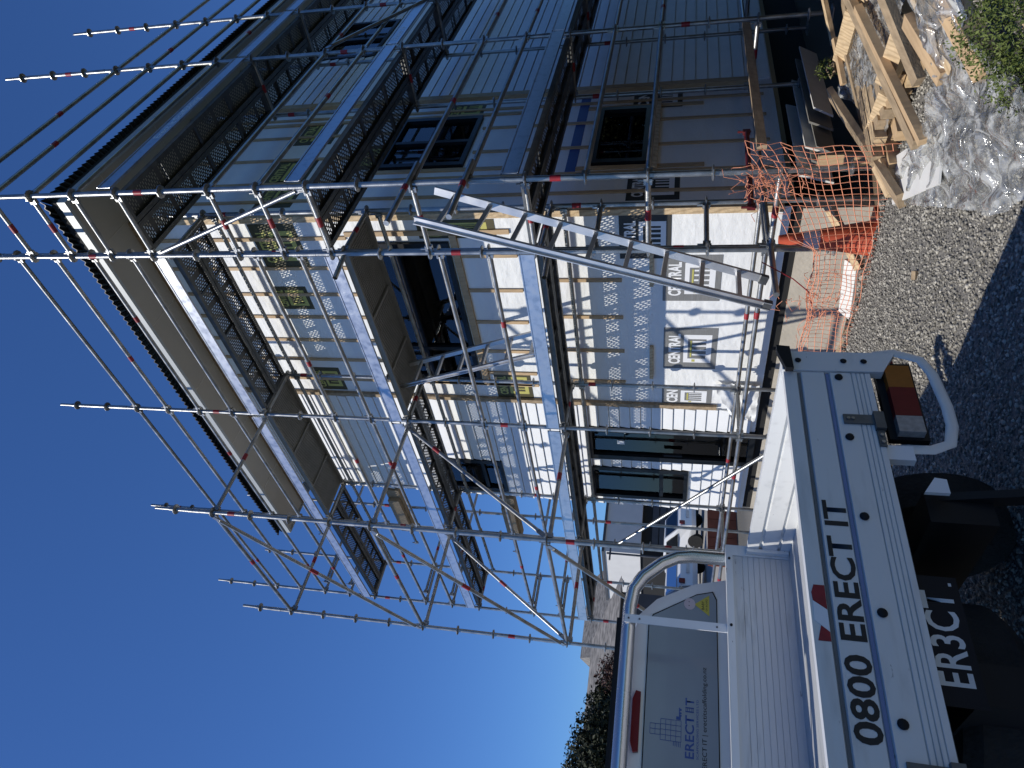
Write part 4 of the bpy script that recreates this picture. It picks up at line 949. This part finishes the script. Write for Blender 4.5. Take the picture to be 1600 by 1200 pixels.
# ------------------------------------------------------------------ plants
def foliage(name, blobs, n, size, material, parent=None, seed=1):
    r = np.random.default_rng(seed); Pn = []; T = []; Nn = []
    tot = sum(b[1][0]*b[1][1]*b[1][2] for b in blobs)**(1)
    for c, rad in blobs:
        k = max(20, int(n*(rad[0]*rad[1]*rad[2])/tot)); d = r.normal(size=(k, 3)); d /= np.linalg.norm(d, axis=1)[:, None]
        q = r.uniform(0.55, 1.08, k)**0.7; lump = np.array([1+0.30*noise.noise(tuple(v*2.6)+()) for v in d])
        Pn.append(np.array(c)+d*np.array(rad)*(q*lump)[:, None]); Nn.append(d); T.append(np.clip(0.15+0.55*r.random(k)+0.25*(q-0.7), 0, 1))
    Pn = np.concatenate(Pn); Nn = np.concatenate(Nn); T = np.concatenate(T); k = len(Pn)
    a = Nn + r.normal(0, 0.7, (k, 3)); a /= np.linalg.norm(a, axis=1)[:, None]
    t = np.cross(a, r.normal(size=(k, 3))); t /= np.linalg.norm(t, axis=1)[:, None]; s = np.cross(a, t)
    L = size*r.uniform(0.6, 1.4, k)[:, None]
    v = np.stack([Pn-t*L, Pn+s*L*0.45+a*L*0.12, Pn+t*L, Pn-s*L*0.45+a*L*0.12], 1)
    o0 = np.array(WL[parent.name]) if parent else np.zeros(3)
    me = bpy.data.meshes.new(name); me.from_pydata((v.reshape(-1, 3)-o0).tolist(), [], np.arange(k*4).reshape(-1, 4).tolist())
    at = me.attributes.new('tint', 'FLOAT', 'FACE'); at.data.foreach_set('value', T.astype(np.float32))
    me.materials.append(G[material]); o = bpy.data.objects.new(name, me); COL.objects.link(o)
    if parent: o.parent = parent
    WL[o.name] = V(o0); return o
def bush(nm, c, blobs, n, size, mt, label, cat, seed):
    t = thing(nm, c, label, cat); foliage('foliage', blobs, n, size, mt, t, seed)
    b = MB()
    for i in range(5):
        e = V(random.choice(blobs)[0]); b.path([V(c)+V((random.uniform(-.05, .05), 0, 0)), (V(c)+e)/2+V((random.uniform(-.1, .1), random.uniform(-.1, .1), 0)), e], 0.02 if n > 3000 else 0.012, 6)
    b.build('stem', 'timber_d', t); return t
c = PX(1602, 115, 2, 0.20)
bush('green_bush', (c.x, c.y, 0), [((c.x, c.y-0.02, 0.16), (0.14, 0.13, 0.17)), ((c.x+0.12, c.y+0.16, 0.2), (0.2, 0.18, 0.22)), ((c.x-0.06, c.y+0.12, 0.09), (0.12, 0.12, 0.10)), ((c.x+0.08, c.y-0.2, 0.10), (0.14, 0.12, 0.12))], 9000, 0.0085, 'leaf_bright', 'low fine leaved green bush at the edge of the gravel beside the plastic', 'bush', 3)
c = PX(1606, 8, 2, 0.22)
t = thing('grass_tuft', (c.x, c.y, 0), 'tuft of long thin pale grass above the green bush', 'grass tuft'); b = MB()
for i in range(46):
    d = V((random.gauss(0, .05), random.gauss(-0.03, .05), 0)); b.path([V((c.x, c.y, 0.02))+d*0.3, V((c.x, c.y, 0.20))+d*0.9, V((c.x, c.y, 0.26))+d*2.0], 0.0016, 4)
b.build('blade', 'leaf_bright', t, fix=False); t.children[0]['kind'] = 'stuff'
c = PX(1292, 108, 0, -3.2)
bush('weed', (c.x, c.y, 0), [((c.x, c.y, c.z), (0.10, 0.10, 0.10))], 260, 0.014, 'leaf_bright', 'small grey green weed between the leaning boards and the timber pile', 'weed', 9)
bl = []
for i in range(9):
    p = PX(950-7*i, 1070+18*i, 0, -17.0); bl.append(((p.x+random.uniform(-.5, .5), p.y, max(0.6, p.z-0.75)), (0.9, 0.7, 0.95)))
    bl.append(((p.x-0.3, p.y, 0.8), (1.0, 0.9, 0.9)))
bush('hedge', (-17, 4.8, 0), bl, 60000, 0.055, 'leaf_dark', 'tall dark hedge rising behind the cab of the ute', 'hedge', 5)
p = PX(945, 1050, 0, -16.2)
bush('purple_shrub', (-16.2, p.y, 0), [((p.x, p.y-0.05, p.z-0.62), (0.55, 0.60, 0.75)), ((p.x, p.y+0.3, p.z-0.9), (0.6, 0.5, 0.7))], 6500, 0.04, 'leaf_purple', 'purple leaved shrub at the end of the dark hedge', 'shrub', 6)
# hedge added out of view to block sky light from the side wall
bl = [((-0.15+random.uniform(-.2, .2), 4.9+0.9*i, zc+random.uniform(0, .3)), (0.75, 0.8, 0.9)) for i in range(13) for zc in (0.6, 1.9, 3.2)]
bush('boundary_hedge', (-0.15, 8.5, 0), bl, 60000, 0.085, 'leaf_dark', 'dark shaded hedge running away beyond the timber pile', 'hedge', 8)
# ------------------------------------------------------------------ neighbours down the street
hb = thing('neighbour_house', (-24, 10.5, 0), 'low neighbouring house with a grey shingle hip roof beyond the ute', 'house')
MB().box((-27, 5.0, 0), (-22.4, 11.4, 2.955)).build('wall', 'slate', hb)
def hip(x0, x1, y0, y1, z0, z1, ins, name, mt, par):
    b = MB(); xm = (x0+x1)/2
    b.add([(x0, y0, z0), (x1, y0, z0), (x1, y1, z0), (x0, y1, z0), (xm, y0+ins, z1), (xm, y1-ins, z1)], [(0, 1, 4), (1, 2, 5, 4), (2, 3, 5), (3, 0, 4, 5), (3, 2, 1, 0)]); return b.build(name, mt, par)
rf = hip(-27.4, -22.0, 4.6, 11.8, 2.96, 4.0, 1.2, 'roof', 'shingle', hb)
z_ = 3.14
for i in range(7):                            # shingle courses as low steps
    q = i/7; MB().beam((-22.0-2.6*q-0.02, 4.8+1.2*q, 2.985+1.0*q), (-22.0-2.6*q-0.02, 11.6-1.2*q, 2.985+1.0*q), 0.38, 0.03, (1, 0, 2.5)).build('shingle', 'shingle', rf)
MB().box((-22.399, 8.6, 1.2), (-22.37, 10.2, 2.3)).build('window', 'frame', hb)
p0, p1, p2 = PX(958, 862, 0, -31), PX(1003, 820, 0, -31), PX(950, 800, 0, -31)
ca = thing('garage_block', (-33, 19, 0), 'black garage block with a deep white fascia seen under the scaffold', 'garage')
ye = 27.0
MB().box((-36, p0.y, p1.z), (-31, ye, p2.z)).build('fascia', 'palewall', ca)
MB().box((-36, p0.y+0.1, 0), (-31.4, ye-0.1, p1.z-0.001)).build('wall', 'dark', ca)
MB().box((-36.1, p0.y-0.08, p2.z+0.001), (-30.9, ye+0.1, p2.z+0.12)).build('roof', 'slate', ca)
for i in range(6): MB().box((-31.399, p0.y+0.8, 0.15+0.36*i), (-31.36, p0.y+3.6, 0.46+0.36*i)).build('garage_panel', 'slate', ca)
bh = thing('brick_house', (-42, 19, 0), 'brick gabled house far down the street', 'house')
MB().box((-44, 16.5, 0), (-40, 22.0, 4.6)).build('wall', 'brick', bh)
hip(-44.4, -39.6, 16.2, 22.3, 4.62, 6.4, 0.6, 'roof', 'shingle', bh)
tf = thing('timber_fence', (-13.8, 8.5, 0), 'low terracotta coloured fence beyond the far end of the scaffold', 'fence')
a, c = PX(1155, 790, 0, -13.8), PX(1106, 884, 0, -13.8)
n_ = 12
for i in range(n_):
    y = c.y + (a.y+1.2-c.y)*i/n_; MB().box((-13.8, y, -0.1), (-13.77, y+(a.y+1.2-c.y)/n_-0.012, c.z)).build('paling', 'terra', tf)
MB().box((-13.84, c.y, c.z-0.15), (-13.801, a.y+1.2, c.z-0.08)).build('rail', 'terra', tf)
tag(MB().box((-31.3, 6.5, 0.004), (-14.2, 27, 0.02)).build('driveway', 'cobble'), kind='structure')
def car(loc, rot, label, h=1.62):
    t = thing('parked_car', loc, label, 'car', 'white cars parked behind the house'); R = Matrix.Rotation(rot, 3, 'Z'); o = V(loc)
    def T(b): b.v = [tuple(o + R @ V(p)) for p in b.v]; return b
    sec_ = [(-2.1, 0.35, 0.72), (-2.12, 0.62, 0.80), (-2.05, 0.92, 0.82), (-1.1, 1.0, 0.84), (-0.55, h*0.94, 0.70), (0.2, h, 0.68), (1.2, h*0.98, 0.67), (1.85, 1.05, 0.80), (2.05, 0.95, 0.82), (2.1, 0.5, 0.8), (2.05, 0.32, 0.74)]
    b = MB(); n = len(sec_)
    b.v = [(x, -wd, z) for x, z, wd in sec_] + [(x, wd, z) for x, z, wd in sec_]
    b.f = [(i, (i+1) % n, n+(i+1) % n, n+i) for i in range(n)] + [tuple(range(n-1, -1, -1)), tuple(range(n, 2*n))]
    T(b).build('body', 'wpaint', t)
    T(MB().add([(-1.06, -0.78, 1.03), (-1.06, 0.78, 1.03), (-0.60, 0.64, h*0.92), (-0.60, -0.64, h*0.92)], [(0, 1, 2, 3)])).build('windscreen', 'carglass', t).location += R @ V((-0.015, 0, 0.012))
    T(MB().add([(1.82, -0.74, 1.08), (1.82, 0.74, 1.08), (1.24, 0.63, h*0.955), (1.24, -0.63, h*0.955)], [(0, 1, 2, 3)])).build('rear_window', 'carglass', t).location += R @ V((0.012, 0, 0.012))
    for s in (-1, 1):
        T(MB().prism([(-0.9, 1.02), (1.6, 1.06), (1.1, h*0.93), (-0.5, h*0.92)], 1, s*0.80-0.06*s, s*0.825)).build('side_window', 'frame', t)
        T(MB().box((2.09, s*0.62-0.1, 0.78), (2.125, s*0.62+0.1, 1.0))).build('tail_lamp', 'redlens', t)
        T(MB().box((-2.14, s*0.62-0.12, 0.68), (-2.09, s*0.62+0.12, 0.82))).build('headlight', 'clear', t)
        for x in (-1.3, 1.3): T(MB().lathe([(0.18, -0.1), (0.31, -0.1), (0.32, 0), (0.31, 0.1), (0.18, 0.1)], (x, s*0.74, 0.32), 18, ax=1)).build('wheel', 'rubber', t)
    T(MB().box((2.102, -0.24, 0.62), (2.112, 0.24, 0.74))).build('number_plate', 'platew', t); T(MB().box((-2.15, -0.3, 0.45), (-2.115, 0.3, 0.62))).build('grille', 'blk', t)
    return t
p = PX(1094, 838, 0, -26.0)
car((p.x-2.0, p.y+0.3, 0.02), math.radians(22), 'white hatchback parked facing away beyond the far end of the front scaffold')
p = PX(1085, 915, 0, -25.0)
car((p.x-1.6, p.y+0.1, 0.02), math.radians(10), 'white car parked behind the ute cab, half hidden by its bar', 1.5)
wt = thing('street_pole', (-30, 15.5, 0), 'thin utility pole with a cross arm beyond the garage block', 'pole')
p = PX(948, 864, 0, -30)
MB().tube((-30, p.y, 0), (-30, p.y, p.z), 0.05, 8).build('post', 'slate', wt); MB().box((-30.04, p.y-0.35, p.z-0.2), (-29.96, p.y+0.35, p.z-0.12)).build('cross_arm', 'slate', wt)
